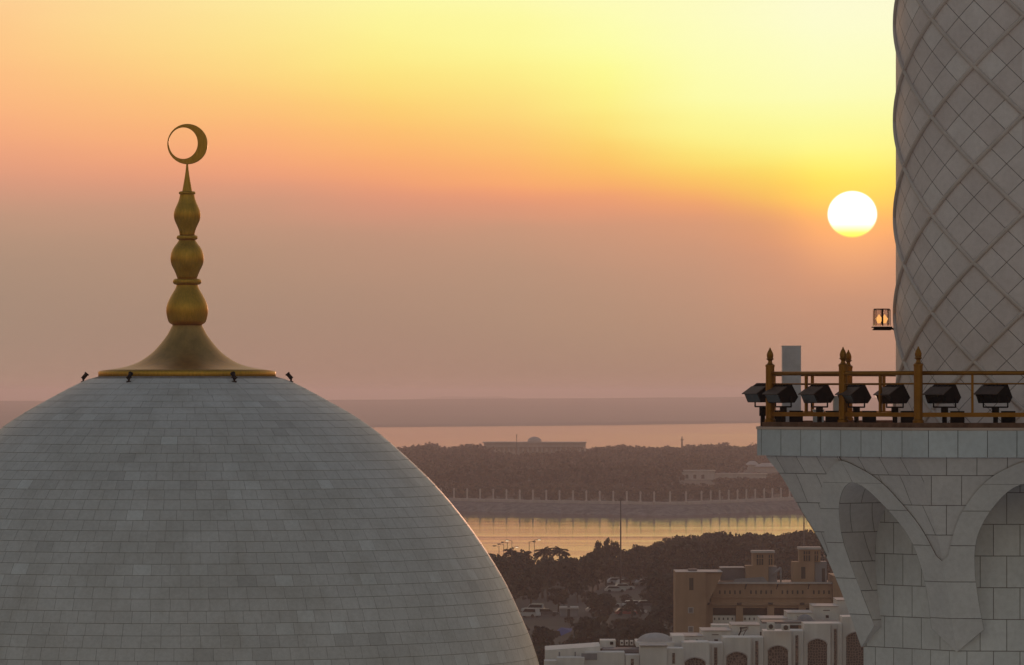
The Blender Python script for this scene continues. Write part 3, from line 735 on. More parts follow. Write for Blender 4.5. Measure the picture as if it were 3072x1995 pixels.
# railing
rail = empty('balcony_railing', (MX, DM, ZF + 0.1), 'bronze railing with acorn-topped posts round the minaret balcony', 'railing')
ZK = ZF + 0.10
post_prof = [(0.115, 0), (0.115, 0.05), (0.092, 0.07), (0.092, 1.16), (0.10, 1.165), (0.10, 1.20), (0.055, 1.235), (0.04, 1.28), (0.05, 1.30), (0.085, 1.325), (0.062, 1.35), (0.07, 1.38), (0.072, 1.42), (0.052, 1.48), (0.022, 1.53), (0.012, 1.565)]
mb = MB(); mb.lathe(post_prof, 12, (0, 0, 0), 0, False); post_me = mb.mesh('post', ['bronze'])
mb = MB(); mb.box(-0.026, 0.026, -0.026, 0.026, 0.205, 0.99); bal_me = mb.mesh('baluster', ['bronze'])
ang0 = PH + math.atan2(rt.y, rt.x)
for k in range(8):
    hw = AP * T22
    for x in (-hw, 0):
        if k == 6: continue
        if k == 0 and x == 0: x = 0.28
        o = obj('post', post_me, None, rail, opt(k, AP, x, ZK)); o.rotation_euler = (0, 0, ang0 + R_(45 * k) + (R_(22.5) if x else 0))
    for x in (-hw / 2, hw / 2):
        o = obj('baluster', bal_me, None, rail, opt(k, AP, x, ZK)); o.rotation_euler = (0, 0, ang0 + R_(45) * k)
    n_, t_ = octf(k)
    for nm, z, r in (('top_rail', 1.02, 0.045), ('middle_rail', 0.80, 0.018)):
        mb = MB(); mb.tube([opt(k, AP, -hw, ZK + z), opt(k, AP, hw, ZK + z)], r, 10); obj(nm, mb, 'bronze', rail)
    Tm = Matrix.Translation(opt(k, AP, 0, ZK)) @ Matrix(((t_.x, -n_.x, 0, 0), (t_.y, -n_.y, 0, 0), (0, 0, 1, 0), (0, 0, 0, 1)))
    mb = MB(); mb.box(-hw, hw, -0.03, 0.03, 0.12, 0.21, 0, Tm); obj('bottom_rail', mb, 'bronze', rail)

# marble pier standing on the balcony
pier = empty('marble_pier', P(2373, 1175, 115.6), 'plain square marble pier rising behind the bronze railing, by the balcony end', 'pier')
pier.location.z = ZF
mb = MB(); xc = PX(2374, 115.6); mb.box(xc - 0.198, xc + 0.198, 115.4, 115.8, ZF, PZ(1040, 115.6)); obj('pier_block', mb, 'pier_stone', pier)
mb = MB(); mb.box(xc - 0.203, xc + 0.203, 115.395, 115.805, PZ(1040, 115.6), PZ(1037, 115.6)); obj('pier_cap', mb, 'pier_stone', pier)

# floodlights
def floodlight(px, D, yaw, pitch, label, py=1151):
    """px, py: rear top edge of the near flank"""
    Rr = P(px, py, D)
    c_, s_ = math.cos(yaw), math.sin(yaw); fh = Vector((-c_, -s_, 0)); wv = Vector((s_, -c_, 0))   # forward, width toward camera
    f = fh * math.cos(pitch) - Vector((0, 0, math.sin(pitch))); u = fh * math.sin(pitch) + Vector((0, 0, math.cos(pitch)))
    Wd = 0.58
    Tm = Matrix(((f.x, -wv.x, u.x, Rr.x), (f.y, -wv.y, u.y, Rr.y), (f.z, -wv.z, u.z, Rr.z), (0, 0, 0, 1)))  # local x fwd, y away, z up
    ctr = Tm @ Vector((0.2, Wd / 2, -0.2)); base = Vector((ctr.x, ctr.y, ZF))
    e = empty('floodlight', base, label, 'floodlight', 'floodlights along the balcony railing')
    mb = MB(); mb.prism([(0, 0), (0.15, 0.0), (0.385, -0.012), (0.412, -0.225), (0.154, -0.385), (0.014, -0.334)], 0, Wd, Tm)
    for j in range(5): mb.box(0.03, 0.14, 0.06 + j * 0.11, 0.09 + j * 0.11, -0.005, 0.018, 0, Tm)
    mb.box(-0.05, 0.01, 0.15, 0.43, -0.27, -0.08, 0, Tm)
    obj('housing', mb, 'black_metal', e)
    mb = MB(); mb.box(0.14, 0.43, -0.012, Wd + 0.012, -0.004, 0.012, 0, Tm)
    obj('visor', mb, 'visor_metal', e)
    mb = MB(); Tg = Tm @ Matrix.Translation((0.396, 0, -0.118)) @ Matrix.Rotation(-0.125, 4, 'Y'); mb.box(0.0, 0.008, 0.03, Wd - 0.03, -0.09, 0.085, 0, Tg)
    obj('lens', mb, 'dark_glass', e)
    mb = MB()
    zb_ = min((Tm @ Vector((0.154, 0, -0.385))).z - 0.08, ZF + 0.42)
    cnr = []
    for w in (-0.03, Wd + 0.03):
        pv = Tm @ Vector((0.17, w, -0.22)); lo_ = Vector((pv.x, pv.y, zb_)); cnr.append(lo_)
        mb.tube([pv, lo_], 0.016, 6)
        for bx in (0.09, -0.09):
            pass
    mb.tube(cnr, 0.018, 6); obj('yoke', mb, 'black_metal', e)
    mid = (cnr[0] + cnr[1]) / 2
    mb = MB(); mb.tube([Vector((mid.x, mid.y, ZF)), mid], 0.05, 10); mb.tube([Vector((mid.x, mid.y, zb_ - 0.2)), Vector((mid.x, mid.y, zb_))], 0.075, 10)
    obj('stand', mb, 'black_metal', e)
    g = mid + Vector((0.26, 0.22, 0))
    mb = MB(); mb.box(g.x - 0.15, g.x + 0.15, g.y - 0.12, g.y + 0.12, ZF, ZF + 0.10); mb.box(g.x - 0.12, g.x + 0.16, g.y - 0.10, g.y + 0.10, ZF + 0.10, ZF + 0.34)
    obj('ballast_box', mb, 'black_metal', e)
fl = [(2312, 113.4, 62, 'black floodlight at the very end of the balcony, sticking out past the end post', 1149),
      (2374, 112.0, 62, 'black floodlight overlapping the end post of the railing, below the marble pier', 1150),
      (2483, 111.2, 62, 'black floodlight between the end post and the doubled middle post', 1150),
      (2594, 110.5, 62, 'black floodlight just in front of the doubled middle post', 1151),
      (2710, 109.8, 62, 'black floodlight below the glass lantern, before the shaft edge', 1151),
      (2866, 109.1, 50, 'black floodlight beside the third railing post, before the ribbed shaft', 1150),
      (3022, 109.1, 44, 'black floodlight nearest the picture edge, right of the thin baluster', 1149)]
for px, D, yw, lb, py in fl: floodlight(px, D + 0.75, R_(90 - yw), R_(33), lb, py)
# pale equipment cases on the balcony
for px0, px1, D, h, lb in ((2440, 2470, 114.6, 0.33, 'pale equipment case standing low behind the third floodlight'), (2500, 2516, 116.2, 0.62, 'pale upright case behind the railing, between two floodlights')):
    e = empty('equipment_case', (PX((px0 + px1) / 2, D), D, ZF), lb, 'case')
    mb = MB(); mb.box(PX(px0, D), PX(px1, D), D - 0.2, D + 0.2, ZF, ZF + h); obj('case_body', mb, 'pale_box', e)
    mb = MB(); mb.box(PX(px0, D) - 0.01, PX(px1, D) + 0.01, D - 0.21, D + 0.21, ZF + h, ZF + h + 0.03); obj('case_lid', mb, 'pale_box', e)

# glass lantern on the shaft
LD = 115.2; lx = PX(2645.5, LD); zb0 = PZ(977, LD); zt0 = PZ(929, LD)
lan = empty('obstruction_lantern', (lx, LD, PZ(989, LD)), 'small glass obstruction lantern glowing orange on a bracket at the shaft side', 'lantern')
mb = MB(); r = 25.5 / F * LD
mb.lathe([(r * 0.97, zb0), (r, zb0 + 0.03), (r, zt0 - 0.02), (r * 0.96, zt0)], 8, (lx, LD, 0), 0, False); obj('glass', mb, 'lantern_glass', lan)
mb = MB(); mb.lathe([(r * 0.98, zt0 + 0.002), (r * 1.0, zt0 + 0.006), (r * 0.9, zt0 + 0.022)], 8, (lx, LD, 0), 0, False)
for k in range(8):
    a = 2 * PI * k / 8; q = Vector((lx + r * 1.01 * math.cos(a), LD + r * 1.01 * math.sin(a), 0)); mb.tube([q + Vector((0, 0, zb0)), q + Vector((0, 0, zt0))], 0.006, 5)
mb.tube([(lx, LD - r * 1.03, zb0), (lx, LD - r * 1.03, zt0)], 0.020, 6)
obj('cage', mb, 'black_metal', lan)
mb = MB()
for sx_ in (-1, 1):
    mb.lathe([(0.03, 0), (0.05, 0.05), (0.075, 0.10), (0.03, 0.15), (0.01, 0.19)], 10, (lx + sx_ * 0.058, LD, zb0 + 0.05), 0, True)
obj('lamp', mb, 'lamp_glow', lan)
mb = MB(); zq = PZ(989, LD); mb.box(lx - 0.17, lx + 0.17, LD - 0.16, LD + 0.16, zq, zb0 - 0.02); mb.box(lx - 0.21, lx + 0.21, LD - 0.2, LD + 0.2, zb0 - 0.045, zb0 - 0.022)
mb.box(lx - 0.19, lx + 0.19, LD - 0.18, LD + 0.18, zq - 0.012, zq + 0.012); obj('base', mb, 'black_metal', lan)
mb = MB(); mb.tube([(lx + 0.12, LD, zq + 0.03), (lx + 0.24, LD, zq + 0.02), (lx + 0.30, LD, zq - 0.03), (PX(2690, LD) + 0.1, LD, zq - 0.03)], 0.022, 8); obj('bracket', mb, 'black_metal', lan)

# ================================================================== QUAY POSTS
z4 = lambda x: 1150 + x / 3.0914
posts_px = [z4(v) for v in (50, 170, 292, 413, 535, 655, 778, 898, 1020, 1142, 1265, 1387, 1511, 1634, 1759)] + [1750 + v / 3.0914 for v in (28, 152, 278, 403, 530, 657, 805, 952, 1096, 1181, 1264, 1348, 1430, 1512, 1594, 1677, 1753, 1833, 1913, 1990, 2070)]
mb = MB()
mb.box(-0.42, 0.42, -0.42, 0.42, 0, 0.5); mb.box(-0.30, 0.30, -0.30, 0.30, 0.5, 3.0); mb.box(-0.46, 0.46, -0.46, 0.46, 3.0, 3.2); shaft_me = mb.mesh('column', ['quay_stone'])
mb = MB(); mb.lathe([(0.20, 3.2), (0.34, 3.35), (0.36, 3.6), (0.22, 3.8), (0.05, 3.9)], 8, (0, 0, 0), 0, False); cap_me = mb.mesh('cap', ['quay_stone'])
qx = [q[0] for q in ql]; qy = [q[1] for q in ql]
plist = []
proto = None
for px in posts_px:
    p = qpt(px, float(np.interp(px, qx, qy))); plist.append(p)
    if proto is None:
        proto = empty('quay_post', p, 'pale stone post with a knob cap in the even row on the far quay wall', 'post', 'stone posts along the far quay')
        for nm, me in (('column', shaft_me), ('cap', cap_me)):
            o = bpy.data.objects.new(nm, me); COL.objects.link(o); o.parent = proto
    else: copy_tree(proto, p)
fence = empty('quay_fence', plist[0], 'thin dark rail fence strung between the pale posts of the far quay', 'fence')
mb = MB()
for z in (0.5, 1.0, 1.5, 1.9): mb.tube([p + Vector((0, 0, z)) for p in plist], 0.04, 5)
obj('rail', mb, 'pole_metal', fence)
mb = MB()
for a, b in zip(plist[:-1], plist[1:]):
    for i in range(1, 5):
        p = a.lerp(b, i / 5); mb.box(p.x - 0.035, p.x + 0.035, p.y - 0.035, p.y + 0.035, p.z, p.z + 1.9)
obj('picket', mb, 'pole_metal', fence)

# ================================================================== VEGETATION
def quads_mesh(name, c, n, size, tone, mat, asp=1.0):
    """leaf-sized faces: centres c, normals n"""
    k = len(c); ref = rng.normal(size=(k, 3)); e1 = np.cross(n, ref); e1 /= np.linalg.norm(e1, axis=1)[:, None] + 1e-9; e2 = np.cross(n, e1)
    s = size[:, None]; v = np.empty((k, 4, 3))
    v[:, 0] = c - e1 * s * asp; v[:, 1] = c - e2 * s * 0.7; v[:, 2] = c + e1 * s * asp; v[:, 3] = c + e2 * s * 0.7
    me = bpy.data.meshes.new(name); me.vertices.add(4 * k); me.vertices.foreach_set('co', v.ravel())
    me.loops.add(4 * k); me.loops.foreach_set('vertex_index', np.arange(4 * k, dtype=np.int32))
    me.polygons.add(k); me.polygons.foreach_set('loop_start', np.arange(0, 4 * k, 4, dtype=np.int32))
    me.update(calc_edges=True); me.materials.append(MATS[mat])
    a = me.attributes.new('tone', 'FLOAT', 'FACE'); a.data.foreach_set('value', tone); me.validate(); return me
def crown_points(h, w, nclump, per, size, base=0.25):
    cs, ns, sz, tn = [], [], [], []
    for _ in range(nclump):
        while True:
            q = rng.uniform(-1, 1, 3)
            if 0.25 < np.linalg.norm(q) < 1: break
        cc = np.array([q[0] * w / 2, q[1] * w / 2, h * base + (q[2] * 0.5 + 0.5) * h * (1 - base) * 0.92])
        r = rng.uniform(0.09, 0.19) * w; tc_ = rng.uniform(0.1, 0.9)
        d = rng.normal(size=(per, 3)); d /= np.linalg.norm(d, axis=1)[:, None]
        p = cc + d * r * rng.uniform(0.5, 1.05, (per, 1)) * np.array([1, 1, 0.75])
        cs.append(p); ns.append(d * 0.6 + rng.normal(size=(per, 3)) * 0.5); sz.append(rng.uniform(0.6, 1.3, per) * size); tn.append(np.clip(tc_ + rng.normal(0, 0.2, per), 0, 1))
    c, n, s, t_ = map(np.concatenate, (cs, ns, sz, tn)); n /= np.linalg.norm(n, axis=1)[:, None] + 1e-9
    return c, n, s, t_
def limbs(h, w):
    mb = MB(); mb.tube([(0, 0, -0.3), (0.08, 0.05, h * 0.22), (0.0, 0.1, h * 0.55)], 0.24, 7, r2=0.10)
    for i in range(4):
        a = i * 1.6 + rng.random(); mb.tube([(0.05, 0.05, h * (0.2 + 0.05 * i)), (math.cos(a) * w * 0.18, math.sin(a) * w * 0.18, h * (0.42 + 0.04 * i)), (math.cos(a) * w * 0.32, math.sin(a) * w * 0.32, h * (0.6 + 0.05 * i))], 0.10, 5, r2=0.03)
    return mb.mesh('trunk', ['bark'])
TREES = []
for h, w, nc, lab in ((8.0, 7.0, 60, 'dark broad-crowned tree in the dense wood before the channel'), (9.0, 5.6, 52, 'dark tall tree in the dense wood before the channel'),
                 (7.0, 7.5, 56, 'dark low spreading tree in the dense wood before the channel'), (6.0, 4.6, 40, 'small dark round tree in the dense wood before the channel')):
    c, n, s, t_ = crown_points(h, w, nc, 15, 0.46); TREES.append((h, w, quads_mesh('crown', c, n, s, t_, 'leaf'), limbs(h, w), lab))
def palm_mesh(h):
    cs, ns, sz, tn = [], [], [], []
    for i in range(26):
        a = i * 2.4 + rng.random() * 0.5; el = rng.uniform(-0.5, 1.25); L = rng.uniform(2.2, 3.0)
        for t_ in np.linspace(0.08, 1, 16):
            x = L * t_ * math.cos(el) * (1 - 0.1 * t_); z = L * t_ * math.sin(el) - 1.3 * t_ ** 2
            for s in (-1, 1):
                wv = 0.28 * math.sin(PI * min(1, t_ * 0.9 + 0.1)) + 0.05
                q = np.array([x * math.cos(a) - s * wv * math.sin(a), x * math.sin(a) + s * wv * math.cos(a), h + z - 0.1 * wv])
                cs.append(q); ns.append(np.array([-math.sin(a) * s * 0.5 + rng.normal(0, .3), math.cos(a) * s * 0.5 + rng.normal(0, .3), 0.7])); sz.append(0.26); tn.append(rng.random())
    n = np.array(ns); n /= np.linalg.norm(n, axis=1)[:, None]
    return quads_mesh('crown', np.array(cs), n, np.array(sz), np.array(tn), 'palm_leaf', 1.3)
mb = MB(); mb.tube([(0, 0, -0.3), (0.15, 0, 3), (0.1, 0.1, 6.6)], 0.24, 8, r2=0.17); PALM_T = mb.mesh('trunk', ['bark']); PALM_C = palm_mesh(6.6)
def plant(name, loc, crown, trunk, scale, rot, label, cat, group):
    e = empty(name, loc, label, cat, group); e.rotation_euler = (0, 0, rot); e.scale = scale
    for nm, me in (('crown', crown), ('trunk', trunk)):
        o = bpy.data.objects.new(nm, me); COL.objects.link(o); o.parent = e
    return e
# near wood -- the skyline of the tops and the clearings with parked cars
sky_x = [1380, 1450, 1490, 1540, 1620, 1700, 1760, 1790, 1812, 1850, 1880, 1930, 2000, 2060, 2110, 2200, 2300, 2400, 2470, 2600]
sky_y = [1634, 1640, 1664, 1668, 1666, 1668, 1666, 1648, 1634, 1636, 1642, 1628, 1614, 1600, 1596, 1592, 1590, 1588, 1584, 1580]
clear = [  # px0, px1, highest allowed tree top, beyond which distance
 (1560, 1612, 1866, 1040), (1840, 1890, 1776, 1185), (1882, 1925, 1848, 1062), (1675, 1742, 1848, 1060), (1655, 1712, 1918, 980), (1925, 1945, 1762, 1190)]
hard = [(-2, 8, 1008, 1062), (19, 27, 1040, 1075), (21, 29, 1168, 1206)]
cnt = 0
D = 735.0
while D < 1500:
    x = PX(1380, D) - rng.uniform(0, 5)
    while x < PX(2640, D):
        xx = x + rng.normal(0, 1.0); dd = D + rng.normal(0, 9); px = xx / dd * F + 1536
        sh = float(np.interp(xx, [s[0] for s in shore], [s[1] for s in shore])) - 4
        x += rng.uniform(4.0, 6.4)
        if dd > sh: continue
        if dd < 800 and px > 1990: continue          # the buildings stand here
        pm = rng.random() < 0.13
        k = int(rng.integers(0, 4)); h, w, cm, tm, lab = (8.6, 5.0, PALM_C, PALM_T, 'feathery palm standing among the broad trees of the dark wood') if pm else TREES[k]
        lim = PZ(float(np.interp(px, sky_x, sky_y)) + rng.uniform(-6, 14), dd) - 1.0
        for a, b, yt, dmax in clear:
            pad = w * 0.4 / dd * F
            if a - pad < px < b + pad and dd < dmax: lim = min(lim, PZ(yt + rng.uniform(0, 8), dd) - 1.0)
        if any(a < xx < b and c_ < dd < d_ for a, b, c_, d_ in hard): continue
        s = min(rng.uniform(0.7, 1.4), lim / h)
        if lim < 1.3: continue
        sw = max(s, 0.62) if s > 0.5 else max(s * 1.25, 0.34)
        if pm: sw = s
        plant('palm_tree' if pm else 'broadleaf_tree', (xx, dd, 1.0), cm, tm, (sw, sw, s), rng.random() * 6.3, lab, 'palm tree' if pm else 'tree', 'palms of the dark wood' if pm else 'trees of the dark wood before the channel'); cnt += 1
    D += rng.uniform(32, 44) if D < 1150 else rng.uniform(24, 34)
def palm_at(px, py_top, D, label, sc_=1.0):
    z = PZ(py_top, D); plant('palm_tree', (PX(px, D), D, z - 8.4 * sc_), PALM_C, PALM_T, (sc_, sc_, sc_), px * 1.7, label, 'palm tree', 'palms on the skyline of the near wood')
palm_at(1533, 1634, 1230, 'ragged palm beside the lit street lamp, against the bright channel')
palm_at(1572, 1640, 1225, 'ragged palm between the two pairs of street lamps on the wood skyline')
palm_at(1630, 1632, 1235, 'palm with drooping fronds right of the paired street lamps')
palm_at(1680, 1631, 1240, 'spiky palm standing clear above the dip in the wood skyline')
palm_at(1768, 1840, 1010, 'palm in the dark wood beside the parked cars, left of the brown building', 0.9)
palm_at(1895, 1790, 1000, 'palm in the dark wood before the cars near the brown building', 0.9)
palm_at(1935, 1860, 930, 'palm low in the dark wood, close to the brown building wall', 0.9)
for px, py, D, sc_, lb in ((1795, 1628, 1245, 0.92, 'clumpy tree rising above the wood just left of the tall mast'), (1825, 1618, 1250, 1.0, 'clumpy double-topped tree right beside the tall mast'), (1846, 1634, 1240, 0.85, 'smaller clumpy tree touching the foot of the tall mast')):
    h, w, cm, tm, lab = TREES[1]; z = PZ(py, D)
    plant('broadleaf_tree', (PX(px, D), D, max(1.0, z - h * sc_ * 1.0) if z - h * sc_ > 1 else 1.0), cm, tm, (0.5 * sc_, 0.5 * sc_, (z - 1.0) / h), px * 0.7, lb, 'tree', 'clumpy trees by the mast')

# far wood on the island: reads as one mass
fx = [900, 1185, 1230, 1290, 1325, 1340, 1375, 1430, 1465, 1500, 1560, 1600, 1650, 1690, 1720, 1760, 1800, 1850, 1950, 2040, 2080, 2130, 2180, 2230, 2262, 2320, 2420, 2600]
fyv = [1330, 1336, 1330, 1322, 1334, 1345, 1332, 1327, 1330, 1344, 1354, 1347, 1350, 1342, 1334, 1344, 1334, 1332, 1336, 1333, 1330, 1328, 1322, 1334, 1326, 1330, 1326, 1324]
fclear = [(2040, 2148, 1447, 2500), (2140, 2305, 1428, 2540), (2236, 2340, 1412, 2740)]
qxs = [q.x for q in Q]; qys = [q.y for q in Q]
bmx = np.arange(400, 3170, 11.0); bmy = rng.normal(0, 3.6, len(bmx))
protos = [crown_points(1.0, 1.0, 13, 7, 0.115, 0.05) for _ in range(8)]
C_, N_, S_, T__ = [], [], [], []
D = 1995.0
while D < 3780:
    x = PX(420, D)
    while x < PX(3150, D):
        xx = x + rng.normal(0, 1.5); dd = D + rng.normal(0, 14); x += rng.uniform(3.4, 6.2)
        px = xx / dd * F + 1536
        if dd < float(np.interp(xx, qxs, qys)) + 9: continue
        lim = PZ(float(np.interp(px, fx, fyv)) + float(np.interp(px, bmx, bmy)) + rng.uniform(-2, 9), dd) - ZQ
        for a, b, yt, dmax in fclear:
            if a - 12 < px < b + 12 and dd < dmax: lim = min(lim, PZ(yt + rng.uniform(-3, 7), dd) - ZQ)
        if any(a - 20 < px < b + 20 and abs(dd - dm) < 22 for a, b, _, dm in fclear): continue
        if 1440 < px < 1765 and abs(dd - 3330) < 45: continue
        h = min(rng.uniform(6.0, 10.5), lim)
        if dd < float(np.interp(xx, qxs, qys)) + 260: h = min(h, rng.uniform(2.6, 4.2))
        if h < 1.2: continue
        w = rng.uniform(6, 9); c, n, s, t_ = protos[int(rng.integers(0, 8))]; a = rng.random() * 6.3
        ca, sa_ = math.cos(a), math.sin(a)
        xy = np.stack([c[:, 0] * ca - c[:, 1] * sa_, c[:, 0] * sa_ + c[:, 1] * ca], 1) * w
        C_.append(np.column_stack([xy + np.array([xx, dd]), c[:, 2] * h + ZQ - 0.6])); N_.append(n); S_.append(s * (w + h) * 0.5); T__.append(np.clip(t_ + rng.normal(0, 0.2), 0, 1))
    D += rng.uniform(26, 38) if D < 2500 else rng.uniform(38, 60)
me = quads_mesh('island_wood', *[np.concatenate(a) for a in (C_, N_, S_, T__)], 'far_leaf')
tag(bpy.data.objects.new('island_wood', me), 'hazy brown wood covering the island beyond the channel', 'wood', kind='stuff')
COL.objects.link(bpy.data.objects['island_wood'])
print('far crowns', len(C_))

# ================================================================== FAR BUILDINGS
def boxes(name, lst, m, parent): 
    mb = MB()
    for b in lst: mb.box(*b)
    return obj(name, mb, m, parent)
D = 3300
pal = empty('domed_pavilion', (PX(1605, D), D, ZQ), 'hazy flat-roofed colonnaded building with a low dome, behind the island wood', 'building')
zr = PZ(1326, D); ze = PZ(1341, D)
boxes('roof', [(PX(1452, D), PX(1757, D), D, D + 30, ze, zr), (PX(1448, D), PX(1760, D), D - 1.5, D + 31.5, zr - 0.7, zr + 0.003)], 'quay_stone', pal)
mb = MB(); rd = 21.5 / F * D; mb.lathe([(rd * math.cos(a), zr + 3.2 * math.sin(a)) for a in np.linspace(0, PI / 2 * 0.97, 8)], 28, (PX(1604, D), D + 15, 0), 0); obj('dome', mb, 'quay_stone', pal)
boxes('hall', [(PX(1460, D), PX(1750, D), D + 5, D + 28, ZQ - .4, ze)], 'pale_wall', pal)
for i in range(22):
    px = 1456 + i * 14.2; mb = MB(); mb.tube([(PX(px, D), D + 1.5, ZQ - .4), (PX(px, D), D + 1.5, ze)], 0.55, 8); obj('column', mb, 'quay_stone', pal)
D = 2500
lb_ = empty('low_white_building', (PX(2094, D), D, ZQ - .4), 'low pale flat-roofed building half hidden in the island wood', 'building')
boxes('wall', [(PX(2045, D), PX(2145, D), D, D + 12, ZQ - .4, PZ(1414, D)), (PX(2146, D), PX(2300, D), D + 3, D + 10, ZQ - .4, PZ(1424, D))], 'pale_wall', lb_)
boxes('roof_edge', [(PX(2042, D), PX(2147, D), D - .4, D + 12.4, PZ(1414, D), PZ(1411, D)), (PX(2147.5, D), PX(2303, D), D + 2.6, D + 10.4, PZ(1424, D), PZ(1420.5, D))], 'pale_wall', lb_)
for p in (2056, 2080, 2104): boxes('window', [(PX(p, D), PX(p + 9, D), D - .05, D + .3, PZ(1436, D), PZ(1424, D))], 'opening', lb_)
D = 2740
vb = empty('hazy_villa', (PX(2290, D), D, ZQ - .4), 'pale villa with stepped hipped roofs in the island wood, beside the balcony bracket', 'villa')
boxes('wall', [(PX(2244, D), PX(2275, D), D + 8, D + 16, ZQ - .4, PZ(1395, D)), (PX(2268, D), PX(2345, D), D, D + 9, ZQ - .4, PZ(1400, D))], 'pale_wall', vb)
mb = MB()
for a, b, y0, y1, d0, d1 in ((2240, 2280, 1395, 1384, D + 7, D + 17), (2264, 2350, 1400, 1389, D - 1, D + 10)):
    x0, x1, z0, z1 = PX(a, D), PX(b, D), PZ(y0, D), PZ(y1, D); w = (x1 - x0) * .28; ym = (d0 + d1) / 2
    p = [Vector(q) for q in ((x0, d0, z0), (x1, d0, z0), (x1, d1, z0), (x0, d1, z0), (x0 + w, ym, z1), (x1 - w, ym, z1))]
    for f in ((0, 1, 5, 4), (1, 2, 5), (2, 3, 4, 5), (3, 0, 4)): mb.face([p[i] for i in f])
obj('roof', mb, 'pale_wall', vb)
D = 3600
tw = empty('radio_mast', (PX(2046, D), D, ZQ), 'faint thin mast rising above the island wood skyline', 'mast')
mb = MB(); x = PX(2046, D); mb.tube([(x, D, ZQ - .4), (x, D, PZ(1322, D)), (x, D, PZ(1309, D))], 0.7, 8, r2=0.3); obj('mast_pole', mb, 'pole_metal', tw)
mb = MB(); mb.box(x - 1.1, x + 1.1, D - 1, D + 1, PZ(1321, D), PZ(1318, D)); obj('platform', mb, 'pole_metal', tw)
D = 3250; x = PX(1550, D)
fm = empty('thin_mast', (x, D, ZQ), 'hair-thin mast left of the low dome on the hazy pavilion', 'mast')
mb = MB(); mb.tube([(x, D, ZQ - .4), (x, D, PZ(1306, D))], 0.22, 6); obj('mast_pole', mb, 'pole_metal', fm)
mb = MB(); mb.lathe([(0.4, 0), (0.5, 0.2), (0.3, 0.5)], 8, (x, D, PZ(1306, D)), 0); obj('lamp_head', mb, 'pole_metal', fm)

# tall masts at the near shore
for px, py, D, lb in ((1862, 1494, 1190, 'tall dark mast standing before the channel, near the clumpy trees'), (2412, 1532, 1150, 'tall dark mast half hidden by the minaret bracket')):
    e = empty('tall_mast', (PX(px, D), D, 1.0), lb, 'mast', 'tall masts by the channel')
    x = PX(px, D); mb = MB(); mb.tube([(x, D, 0.7), (x, D, PZ(py + 6, D))], 0.20, 10, r2=0.13); obj('mast_pole', mb, 'pole_metal', e)
    mb = MB(); zt = PZ(py + 6, D); mb.box(x - 0.42, x + 0.42, D - 0.25, D + 0.25, zt, zt + 0.30); mb.box(x - 0.25, x + 0.25, D - 0.35, D - 0.2, zt - 0.15, zt + 0.45); obj('lamp_cluster', mb, 'pole_metal', e)
# street lamps over the wood
z6 = lambda x, y: (1350 + x / 3.4, 1550 + y / 3.4)
for X, Y, dr, lit, D, lb in ((500, 300, -1, 0, 1250, 'unlit street lamp, first and lowest of the row rising beside the dome'), (548, 282, -1, 0, 1240, 'unlit street lamp, second of the row beside the dome'),
                       (585, 262, -1, 0, 1230, 'unlit street lamp just left of the lit twin-headed lamp'), (632, 245, 0, 1, 1215, 'lit twin-headed street lamp above the ragged palm'),
                       (808, 255, 1, 0, 1225, 'unlit street lamp just left of the lit single lamp'), (860, 235, 1, 1, 1205, 'lit single-armed street lamp, tallest over the wood')):
    px, py = z6(X, Y); x = PX(px, D); zt = PZ(py, D)
    e = empty('street_lamp', (x, D, 1.0), lb, 'street lamp', 'street lamps over the near wood')
    mb = MB(); mb.tube([(x, D, 0.8), (x, D, zt)], 0.10, 8, r2=0.06); obj('pole', mb, 'pole_metal', e)
    sides = (-1, 1) if dr == 0 else (dr,)
    for s in sides:
        dzv = -1.5 if (dr == 0 and s > 0) else 0.0
        mb = MB(); mb.tube([(x, D, zt + dzv - .1), (x + s * 0.5, D, zt + dzv + 0.06), (x + s * 0.9, D, zt + dzv + 0.08)], 0.05, 6); obj('arm', mb, 'pole_metal', e)
        mb = MB(); mb.box(x + s * 1.1 - 0.38, x + s * 1.1 + 0.38, D - 0.17, D + 0.17, zt + dzv + 0.03, zt + dzv + 0.17); hd = obj('lamp_head', mb, 'pole_metal', e)
        mb = MB(); mb.box(x + s * 1.1 - 0.3, x + s * 1.1 + 0.3, D - 0.2, D + 0.13, zt + dzv - 0.10, zt + dzv + 0.025); obj('bulb_glass', mb, 'street_glow' if lit else 'pole_metal', e)

